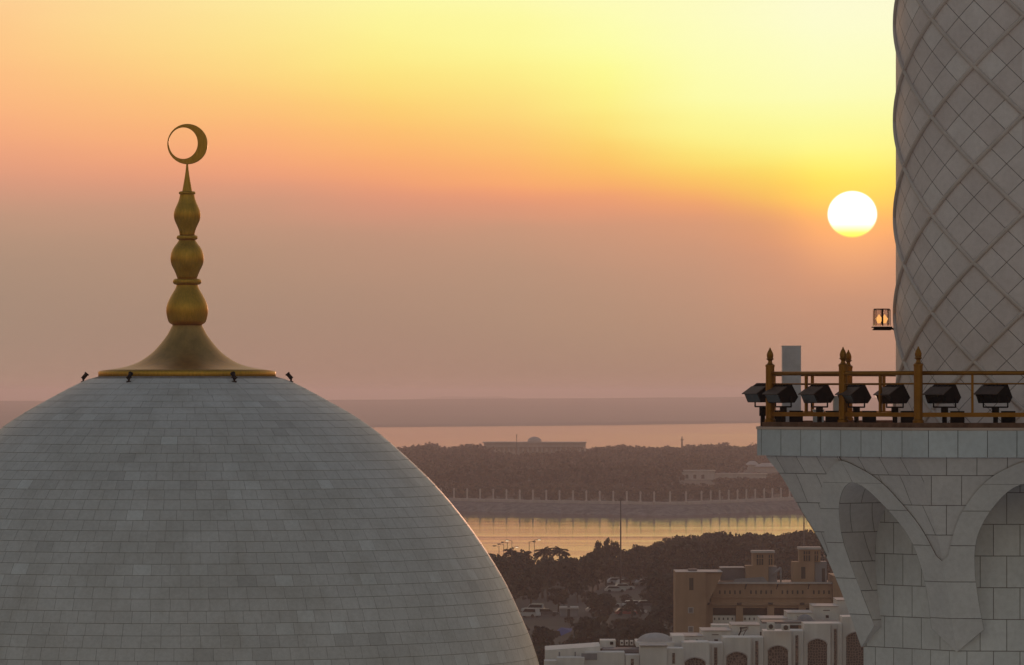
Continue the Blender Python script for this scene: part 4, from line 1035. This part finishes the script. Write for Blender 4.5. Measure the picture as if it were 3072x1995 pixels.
# parked cars
def car(px, py, rz, paint, label, big=False):
    D = (H - 1.0) * F / (py - HZ); loc = Vector((PX(px, D), D, 1.012))
    e = empty('parked_car', (0, 0, 0), label, 'car', 'cars parked among the trees')
    hh = 1.75 if big else 1.42; zl = 0.95 if big else 0.82
    I = Matrix.Identity(4)
    mb = MB(); mb.prism([(-2.25, 0.3), (2.2, 0.3), (2.28, 0.6), (2.15, zl - 0.05), (1.15, zl + 0.04), (-2.2, zl + 0.02), (-2.3, 0.6)], -0.88, 0.88, I)
    mb.prism([(1.15, zl + 0.0), (0.45, hh), (-1.5 if not big else -2.0, hh), (-2.1, zl + 0.0)], -0.76, 0.76, I); obj('body', mb, paint, e)
    gl = MB(); gl.prism([(0.98, zl + 0.08), (0.40, hh - 0.1), (-1.45 if not big else -1.9, hh - 0.1), (-1.95, zl + 0.08)], -0.78, 0.78, I); gl.prism([(1.16, zl + 0.07), (0.53, hh - 0.07), (0.4, hh - 0.07), (0.9, zl + 0.07)], -0.66, 0.66, I)
    obj('window', gl, 'dark_glass', e)
    for x in (-1.4, 1.4):
        for y in (-0.82, 0.82):
            w = MB(); w.tube([(x, y - 0.1, 0.34), (x, y + 0.1, 0.34)], 0.34, 14); wo_ = obj('wheel', w, 'tyre', e)
    for y in (-0.6, 0.6):
        w = MB(); w.box(2.18, 2.27, y - 0.18, y + 0.18, 0.62, 0.76); obj('headlight', w, 'car_silver', e)
    e.location = loc; e.rotation_euler = (0, 0, rz)
cars = [(1600, 1838, 2.9, 'car_white', 'white van-like car parked close to the dome edge, behind the white jeep', 1), (1586, 1852, 2.6, 'car_white', 'white jeep nearest to the dome edge, facing the viewer', 1),
        (1850, 1752, 0.3, 'car_white', 'white car at the left of the upper car park', 0), (1876, 1757, 0.5, 'car_white', 'white car in the middle of the upper car park', 0), (1872, 1770, 0.2, 'car_silver', 'silver car in the front row of the upper car park', 0),
        (1846, 1777, 0.1, 'car_silver', 'silver car lowest in the upper car park, left', 0), (1932, 1757, 0.6, 'car_silver', 'silver car alone at the right of the upper car park', 0),
        (1830, 1822, 0.2, 'car_silver', 'silver car at the left of the lower car park', 0), (1792, 1838, 0.1, 'car_white', 'white car between the grey kiosk and the lower car park', 0), (1902, 1822, 0.4, 'car_white', 'white car at the right of the lower car park', 0),
        (1906, 1842, 0.1, 'car_silver', 'silver car in front of the lower car park, near the palms', 0), (1880, 1846, 0.2, 'car_red', 'dull red car in front of the lower car park', 0), (1940, 1822, 0.3, 'car_dark', 'dark car hard by the brown building', 0),
        (1640, 1848, 0.1, 'car_dark', 'dark car right of the white jeep on the road', 0)]
for c in cars: car(*c[:5], bool(c[5]))
D = 1050
kb = empty('beige_kiosk', (PX(1708, D), D, 1.0), 'low greyish flat-roofed kiosk among the dark trees left of the car park', 'kiosk')
boxes('wall', [(PX(1682, D), PX(1733, D), D, D + 5, 1.0, PZ(1827, D))], 'grey_plaster', kb)
boxes('roof', [(PX(1679, D), PX(1736, D), D - .4, D + 5.4, PZ(1827, D), PZ(1822, D))], 'pale_wall', kb)
boxes('door', [(PX(1702, D), PX(1710, D), D - .06, D + .2, 1.02, 3.0)], 'opening', kb)
D = 965
cn = empty('blue_canopy', (PX(1682, D), D, 1.0), 'blue tent canopy on thin poles in the dark trees by the white building', 'canopy')
x0, x1 = PX(1654, D), PX(1714, D); za_, zb_ = PZ(1908, D), PZ(1890, D)
mb = MB(); q = [(x0, D, za_ - .3), ((x0 + x1) / 2, D - .5, za_ + .1), (x1, D, zb_ - .2), (x1 + .2, D + 4, zb_ + .1), ((x0 + x1) / 2, D + 4, zb_ + .3), (x0 + .3, D + 4, za_ + .3)]
for f in ((0, 1, 4, 5), (1, 2, 3, 4)):
    mb.face([q[i] for i in f]); mb.face([(q[i][0], q[i][1], q[i][2] - .03) for i in reversed(f)])
obj('canvas', mb, 'blue_canvas', cn)
for i in (0, 2, 3, 5): mb = MB(); mb.tube([(q[i][0], q[i][1], 1.0), q[i]], 0.06, 6); obj('pole', mb, 'pole_metal', cn)

# ================================================================== BROWN WIND-TOWER BUILDING
WD = 760.0
def zx(x, D=WD): return PX(2000 + x / 3.474, D)
def zz(y, D=WD): return PZ(1550 + y / 3.474, D)
wb = empty('wind_tower_building', (zx(900), WD, 1.0), 'brown plaster building with two wind towers, pillared balconies and a white roof coping', 'building')
def bx(name, x0, x1, y0, y1, d0, d1, m, parent=None, D=None):
    DD_ = WD if D is None else D
    mb = MB(); mb.box(zx(x0, DD_), zx(x1, DD_), DD_ + d0, DD_ + d1, zz(y1, DD_), zz(y0, DD_)); return obj(name, mb, m, parent or wb)
GB = 2500
# left tower block, with battered flank
mb = MB()
for (xa, xb, d0, d1, yt) in ((83, 400, -4, 6, 570),): mb.box(zx(xa), zx(xb), WD + d0, WD + d1, 1.0, zz(yt))
mb.prism([(zx(400), 1.0), (zx(400), zz(570)), (zx(574), zz(570)), (zx(492), zz(745)), (zx(410), zz(905))], -3.6, 6, Matrix.Translation((0, WD, 0)))
obj('tower_block', mb, 'ochre_plaster', wb)
bx('roof_slab', 84, 573, 565, 569, -4.1, 6.1, 'coping'); bx('roof_hatch', 225, 315, 545, 564, -1, 2, 'roof_grey')
bx('slot_window', 225, 268, 628, 755, -4.04, -3.5, 'opening')
for y in (932, 1128): w = bx('window', 213, 270, y, y + 62, -4.05, -3.5, 'coping'); bx('pane', 222, 262, y + 8, y + 56, -4.08, -4.0, 'roof_grey', w)
# main block
bx('wall', 480, 1722, 700, 832, 0, 12, 'ochre_plaster'); bx('string_course', 455, 1722, 832, 848, -0.35, 12, 'ochre_plaster'); bx('wall', 460, 1722, 848, 898, -0.15, 12, 'ochre_plaster')
bx('parapet_coping', 505, 1724, 682, 700, -0.3, 0.4, 'coping'); bx('roof_deck', 500, 1720, 690, 699, 0.45, 12, 'roof_grey')
for g, x in enumerate((545, 870, 1197, 1525)):
    for i in range(5):
        xx = x + i * 53
        if xx < 1715: bx('slot', xx, xx + 17, 768, 806, -0.03, 0.2, 'opening')
for x in (497, 822, 1150, 1478):
    mb = MB(); mb.tube([(zx(x + 8), WD - 0.02, zz(700)), (zx(x), WD - 0.9, zz(722)), (zx(x - 6), WD - 0.6, zz(748))], 0.09, 6); obj('rain_spout', mb, 'black_metal', wb)
bx('beam', 470, 1722, 898, 925, -0.6, 0.2, 'ochre_plaster'); bx('beam', 470, 1722, 931, 950, -0.3, 0.6, 'ochre_plaster'); bx('ceiling_block', 470, 1722, 899, 949, 0.65, 11.9, 'ochre_plaster'); bx('back_wall', 415, 1722, 950, GB, 4.0, 12, 'opening')  # back wall near-black: shade of the balcony recess put into its colour
bx('side_wall', 400, 480, 905, GB, -0.4, 6, 'ochre_plaster')
for x in (720, 1045, 1375): bx('pillar', x, x + 72, 926, GB, -0.9, 0.3, 'ochre_plaster'); bx('beam_end', x + 10, x + 58, 893, 914, -1.1, -0.55, 'opening')
bx('beam_end', 410, 445, 893, 914, -1.1, -0.35, 'opening')
for x0, x1 in ((480, 716), (796, 1040), (1121, 1372)):
    p = bx('balustrade', x0, x1, 1030, 1108, -0.2, 0.1, 'white_plaster')
    for i in range(5):
        xx = x0 + 12 + i * (x1 - x0 - 24) / 4.6; bx('hole', xx, xx + 14, 1052, 1076, -0.24, -0.1, 'opening', p)
    bx('balcony_floor', x0, x1, 1108, 1128, 0.12, 4, 'white_plaster')
bx('balcony_pier', 480, 512, 1108, 1400, -0.25, 0.3, 'white_plaster'); bx('soffit', 512, 716, 1108, 1122, -0.1, 0.11, 'white_plaster')
# wind towers
def wind_tower(bx0, bx1, by0, by1, ux0, ux1, uy0, cap, lv, lv2, side):
    tb = bx('wind_tower', bx0, bx1, by0, by1, 2.0, 6.0, 'ochre_plaster')
    bx('shaft', ux0, ux1, uy0, by0, 2.3, 5.7, 'ochre_plaster', tb); bx('cap', ux0 - 8, ux1 + 8, cap, uy0, 2.05, 6.0, 'coping', tb)
    for (a, b) in (lv, lv2):
        l_ = bx('louvre', a, b, uy0 + 18, by0 - 8, 2.22, 2.6, 'opening', tb)
        n = 2 if b - a > 50 else 1
        for i in range(n): xa = a + (i + 1) * (b - a) / (n + 1); bx('slat', xa - 4, xa + 4, uy0 + 18, by0 - 8, 2.12, 2.25, 'ochre_plaster', tb)
        bx('slat', a, b, uy0 + 52, uy0 + 60, 2.16, 2.21, 'ochre_plaster', tb)
    bx('stair_head', *side, 2.6, 6.4, 'grey_plaster', tb)
    return tb
wind_tower(832, 1068, 516, 690, 902, 1128, 383, 360, (946, 1014), (1072, 1108), (1072, 1160, 525, 690))
tb = wind_tower(1318, 1550, 476, 690, 1390, 1612, 347, 323, (1436, 1504), (1550, 1586), (1556, 1680, 476, 690))
bx('slot_window', 1410, 1454, 528, 652, 1.96, 2.2, 'opening', tb); bx('doorway', 1628, 1662, 545, 690, 2.56, 2.8, 'opening', tb)
bx('roof_house', 575, 828, 546, 682, 5, 9, 'roof_grey'); bx('roof_house_coping', 572, 830, 540, 548, 4.8, 9.2, 'coping')
mb = MB()
mb.prism([(zx(700), zz(684)), (zx(720), zz(655)), (zx(1010), zz(632)), (zx(1060), zz(684))], 1.2, 1.9, Matrix.Translation((0, WD, 0))); obj('roof_hood', mb, 'grey_plaster', wb)
mb = MB(); mb.tube([(zx(1105), WD + 1.5, zz(612)), (zx(1195), WD + 1.5, zz(535))], 0.22, 6); mb.tube([(zx(1195), WD + 1.5, zz(535)), (zx(1195), WD + 1.5, zz(684))], 0.12, 6); obj('roof_stair', mb, 'grey_plaster', wb)
bx('end_block', 1726, 1990, 612, GB, -1.2, 10, 'ochre_plaster')

# ================================================================== WHITE ARCADED BUILDING
wh = empty('white_arcaded_building', (zx(900, 620), 620, 1.0), 'long white building with pointed arch screens and stepped roofs, in front of the brown building', 'building')
def arch_bay(x0, x1, yt, a0, a1, yap, ysp, D):
    X0, X1, A0_, A1_ = zx(x0, D), zx(x1, D), zx(a0, D), zx(a1, D); Zt, Za, Zs = zz(yt, D), zz(yap, D), zz(ysp, D); xm = (A0_ + A1_) / 2; hw = (A1_ - A0_) / 2
    mb = MB(); n = 10; half = []
    for i in range(n + 1):
        t_ = i / n; a = t_ * PI / 2
        half.append((hw * math.cos(a) ** 0.9 if i < n else 0.0, Zs + (Za - Zs) * (0.86 * math.sin(a) + 0.14 * t_ ** 3)))
    curve = [(xm - x, z) for x, z in half] + [(xm + x, z) for x, z in reversed(half[:-1])]
    T0 = D - 0.5; T1 = D
    def q(pts): mb.face([(x, T0, z) for x, z in pts])
    q([(X0, 1.0), (A0_, 1.0), (A0_, Zs), (A0_, Zt), (X0, Zt)]); q([(A1_, 1.0), (X1, 1.0), (X1, Zt), (A1_, Zt), (A1_, Zs)])
    for (xa, z0), (xb, z1) in zip(curve[:-1], curve[1:]):
        q([(xa, z0), (xb, z1), (xb, Zt), (xa, Zt)]); mb.face([(xa, T0, z0), (xa, T1, z0), (xb, T1, z1), (xb, T0, z1)])
    mb.face([(A0_, T0, 1.0), (A0_, T1, 1.0), (A0_, T1, Zs), (A0_, T0, Zs)]); mb.face([(A1_, T0, 1.0), (A1_, T0, Zs), (A1_, T1, Zs), (A1_, T1, 1.0)])
    mb.face([(X0, T0, Zt), (X1, T0, Zt), (X1, T1 + 5, Zt), (X0, T1 + 5, Zt)]); mb.face([(X0, T0, 1), (X0, T0, Zt), (X0, T1 + 5, Zt), (X0, T1 + 5, 1)]); mb.face([(X1, T0, 1), (X1, T1 + 5, 1), (X1, T1 + 5, Zt), (X1, T0, Zt)])
    b = obj('arch_bay', mb, 'white_plaster', wh)
    mb = MB(); mb.box(A0_ - .1, A1_ + .1, T1 - 0.12, T1 - 0.02, 1.0, Za + .2); obj('arch_screen', mb, 'lattice_screen', b)
    mb = MB()
    fr_ = [(xm + (x - xm) * 1.07, z + 0.12) for x, z in curve]
    for (p0, p1), (r0, r1) in zip(zip(curve[:-1], curve[1:]), zip(fr_[:-1], fr_[1:])):
        mb.face([(p0[0], T0 - .06, p0[1]), (p1[0], T0 - .06, p1[1]), (r1[0], T0 - .06, r1[1]), (r0[0], T0 - .06, r0[1])])
        mb.face([(r0[0], T0 - .06, r0[1]), (r1[0], T0 - .06, r1[1]), (r1[0], T0, r1[1]), (r0[0], T0, r0[1])])
    obj('arch_moulding', mb, 'coping', b)
    return b
def bw(name, x0, x1, y0, y1, D, d0, d1, m='white_plaster', parent=None): return bx(name, x0, x1, y0, y1, d0, d1, m, parent or wh, D)
BAYS = [(155, 442, 1308, 186, 404, 1468, 1532, 600), (588, 872, 1258, 620, 840, 1408, 1475, 606), (1010, 1292, 1190, 1052, 1264, 1342, 1410, 612), (1428, 1702, 1112, 1466, 1670, 1272, 1340, 618), (1828, 2110, 1042, 1868, 2062, 1202, 1270, 624)]
for b in BAYS: arch_bay(*b)
for x0, x1, yt, s0, s1, sy, D in ((-20, 154, 1382, 58, 92, 1424, 600.6), (443, 587, 1318, 494, 526, 1362, 603), (873, 1009, 1258, 924, 952, 1296, 609), (1293, 1427, 1188, 1342, 1370, 1236, 615), (1703, 1827, 1112, 1744, 1772, 1168, 621)):
    p = bw('pilaster_bay', x0, x1, yt, GB, D, 0.0, 5); bw('slot_window', s0, s1, sy, 1560, D, -0.04, 0.3, 'lattice_screen', p)
    for xr in (s0 - 22, s1 + 10): bw('pilaster', xr, xr + 14, yt + 4, 1570, D, -0.2, 0.05, 'white_plaster', p)
for x0, x1, y0, y1, D in ((55, 380, 1246, 1400, 612), (366, 676, 1190, 1330, 616), (676, 972, 1130, 1290, 622), (974, 1256, 1064, 1200, 640), (1256, 1526, 1004, 1130, 646), (1526, 1790, 936, 1120, 652), (1776, 2010, 872, 1100, 660)):
    p = bw('parapet_block', x0, x1, y0, y1, D, 0, 8); bw('parapet_cap', x0 - 3, x1 + 3, y0 - 5, y0, D, -0.12, 8.1, 'coping', p); bw('slit', x0 + 105, x0 + 175, y0 + 36, y0 + 44, D, -0.03, 0.2, 'opening', p)
for x0, x1, y0, y1, D in ((500, 536, 1282, 1306, 612), (1662, 1690, 1030, 1056, 650), (306, 326, 1284, 1300, 611)): bw('roof_vent', x0, x1, y0, y1, D, 0, 1, 'black_metal')
bw('roof_terrace', 1000, 1800, 1096, 1115, 632, 0, 6, 'roof_grey'); bw('roof_terrace', 60, 560, 1318, 1336, 609, -3, 3, 'roof_grey')
bw('lower_block', 470, 690, 1128, 1250, 640, 0, 4, 'white_plaster')
# left wing
lw = lambda nm, x0, x1, y0, y1, D, d0, d1, m='white_plaster': bw(nm, (1350 + x0 / 3.4 - 2000) * 3.474, (1350 + x1 / 3.4 - 2000) * 3.474, y0 / 3.4 * 3.474, y1 / 3.4 * 3.474, D, d0, d1, m)
mb = MB(); D = 596; xa, xb = PX(1350 + 972 / 3.4, D), PX(1350 + 1532 / 3.4, D); mb.prism([(xa, 1.0), (xa, PZ(1550 + 1362 / 3.4, D)), (xb, PZ(1550 + 1322 / 3.4, D)), (xb, 1.0)], 0, 10, Matrix.Translation((0, D, 0))); obj('wing_wall', mb, 'white_plaster', wh)
lw('wing_wall', 1090, 1372, 1438, 1800, 592, 0, 3); lw('wing_wall', 1376, 1782, 1384, 1800, 594, 0, 4); lw('wing_wall', 1790, 1932, 1412, 1800, 594, 0, 4); lw('wing_wall', 1936, 2212, 1318, 1800, 594, -0.6, 4); lw('wing_wall', 2216, 2380, 1345, 1800, 594, 0.2, 4)
lw('wing_wall', 960, 1088, 1470, 1800, 590, 0, 3)
lw('slot_window', 2268, 2296, 1392, 1500, 594, 0.14, 0.4, 'lattice_screen'); lw('slot_window', 1845, 1875, 1450, 1560, 594, -0.06, 0.3, 'lattice_screen'); lw('slot_window', 1108, 1124, 1380, 1430, 596, -0.05, 0.2, 'grey_plaster'); lw('slot_window', 1270, 1284, 1378, 1430, 596, -0.05, 0.2, 'grey_plaster')
lw('wall_panel', 1340, 1500, 1395, 1460, 593.8, 0.1, 0.3, 'grey_plaster'); lw('wing_coping', 1932, 2216, 1308, 1318, 594, -0.8, 4.1, 'coping'); lw('roof_terrace', 1560, 1940, 1352, 1385, 598, 0, 5, 'roof_grey')
lw('roof_block', 1532, 1690, 1262, 1345, 604, 0, 4); lw('roof_vent', 1632, 1665, 1275, 1306, 604, -0.05, 0.4, 'black_metal'); lw('dome_base', 1900, 2290, 1282, 1330, 600, 0, 9)
lw('roof_block', 2262, 2390, 1215, 1340, 602, 0, 6)
def low_dome(px, py0, py1, rp, D, m='white_plaster', flat=1.0):
    mb = MB(); r = rp / F * D; z0 = PZ(py1, D); hh_ = PZ(py0, D) - z0
    mb.lathe([(r * math.cos(a), hh_ * math.sin(a)) for a in np.linspace(0, PI / 2 * 0.98, 10)], 40, (PX(px, D), D + r * 0.4, z0), 0); return mb
obj('roof_dome', low_dome(1966, 1899, 1929, 56, 602, 'white_plaster'), 'coping', wh)
obj('roof_dome', low_dome(2415, 1843, 1867, 26, 636), 'grey_plaster', wh)
# air-conditioning units and antenna on the roofs
def acu(x0, x1, y0, y1, D, label):
    X0, X1 = zx(x0, D), zx(x1, D); Z0, Z1 = zz(y1, D), zz(y0, D)
    e = empty('rooftop_unit', ((X0 + X1) / 2, D, Z0), label, 'air conditioner', 'air-conditioning units on the white roofs')
    mb = MB(); mb.box(X0, X1, D, D + 0.9, Z0, Z1); obj('casing', mb, 'white_plaster', e)
    mb = MB(); mb.lathe([(0.30 * (X1 - X0), 0), (0.30 * (X1 - X0), 0.06)], 14, (0, 0, 0), 0, False, True, Matrix.Translation(((X0 + X1) / 2, D - 0.01, (Z0 + Z1) / 2)) @ Matrix.Rotation(R_(90), 4, 'X')); obj('fan_grille', mb, 'opening', e)
acu(1046, 1126, 1104, 1186, 609, 'white rooftop unit, larger one left of its twin above the third arch'); acu(1200, 1284, 1126, 1186, 609.5, 'white rooftop unit, smaller one right of its twin above the third arch')
c6 = lambda x: (1350 + x / 3.4 - 2000) * 3.474
for i, (x0, lb) in enumerate(((1736, 'white rooftop unit, first of three in a row beside the low roof dome'), (1786, 'white rooftop unit, middle of three in a row beside the low roof dome'), (1836, 'white rooftop unit, last of three in a row, touching the low roof dome'))):
    acu(c6(x0), c6(x0 + 34), 1262 * 1.0218, 1312 * 1.0218, 604 + i * 0.3, lb)
D = 604
e = empty('roof_antenna', (zx(790, D), D, zz(1240, D)), 'bent metal antenna frame leaning on the white parapet above the second arch', 'antenna')
mb = MB(); mb.tube([(zx(750, D), D, zz(1238, D)), (zx(775, D), D, zz(1190, D)), (zx(770, D), D, zz(1150, D))], 0.09, 6); mb.tube([(zx(770, D), D, zz(1160, D)), (zx(850, D), D, zz(1150, D))], 0.07, 6); obj('mast', mb, 'black_metal', e)
mb = MB(); mb.tube([(zx(800, D), D + .3, zz(1238, D)), (zx(840, D), D + .3, zz(1160, D))], 0.05, 6); mb.tube([(zx(775, D), D + .2, zz(1195, D)), (zx(835, D), D + .2, zz(1185, D))], 0.05, 6); obj('strut', mb, 'pole_metal', e)

# ================================================================== HAZE
mb = MB(); mb.box(-12000, 12000, -320, 60500, -2.0, H + 13.5)
hz = obj('haze', mb, None); tag(hz, kind='stuff')
m = bpy.data.materials.new('haze_air'); m.use_nodes = True; tr = m.node_tree; tr.nodes.clear()
pv = tr.nodes.new('ShaderNodeVolumePrincipled'); mo = tr.nodes.new('ShaderNodeOutputMaterial'); tr.links.new(pv.outputs[0], mo.inputs['Volume'])
pv.inputs['Color'].default_value = (0.81, 0.725, 0.80, 1); pv.inputs['Density'].default_value = 1.2e-4; pv.inputs['Anisotropy'].default_value = 0.5
hz.data.materials.append(m)
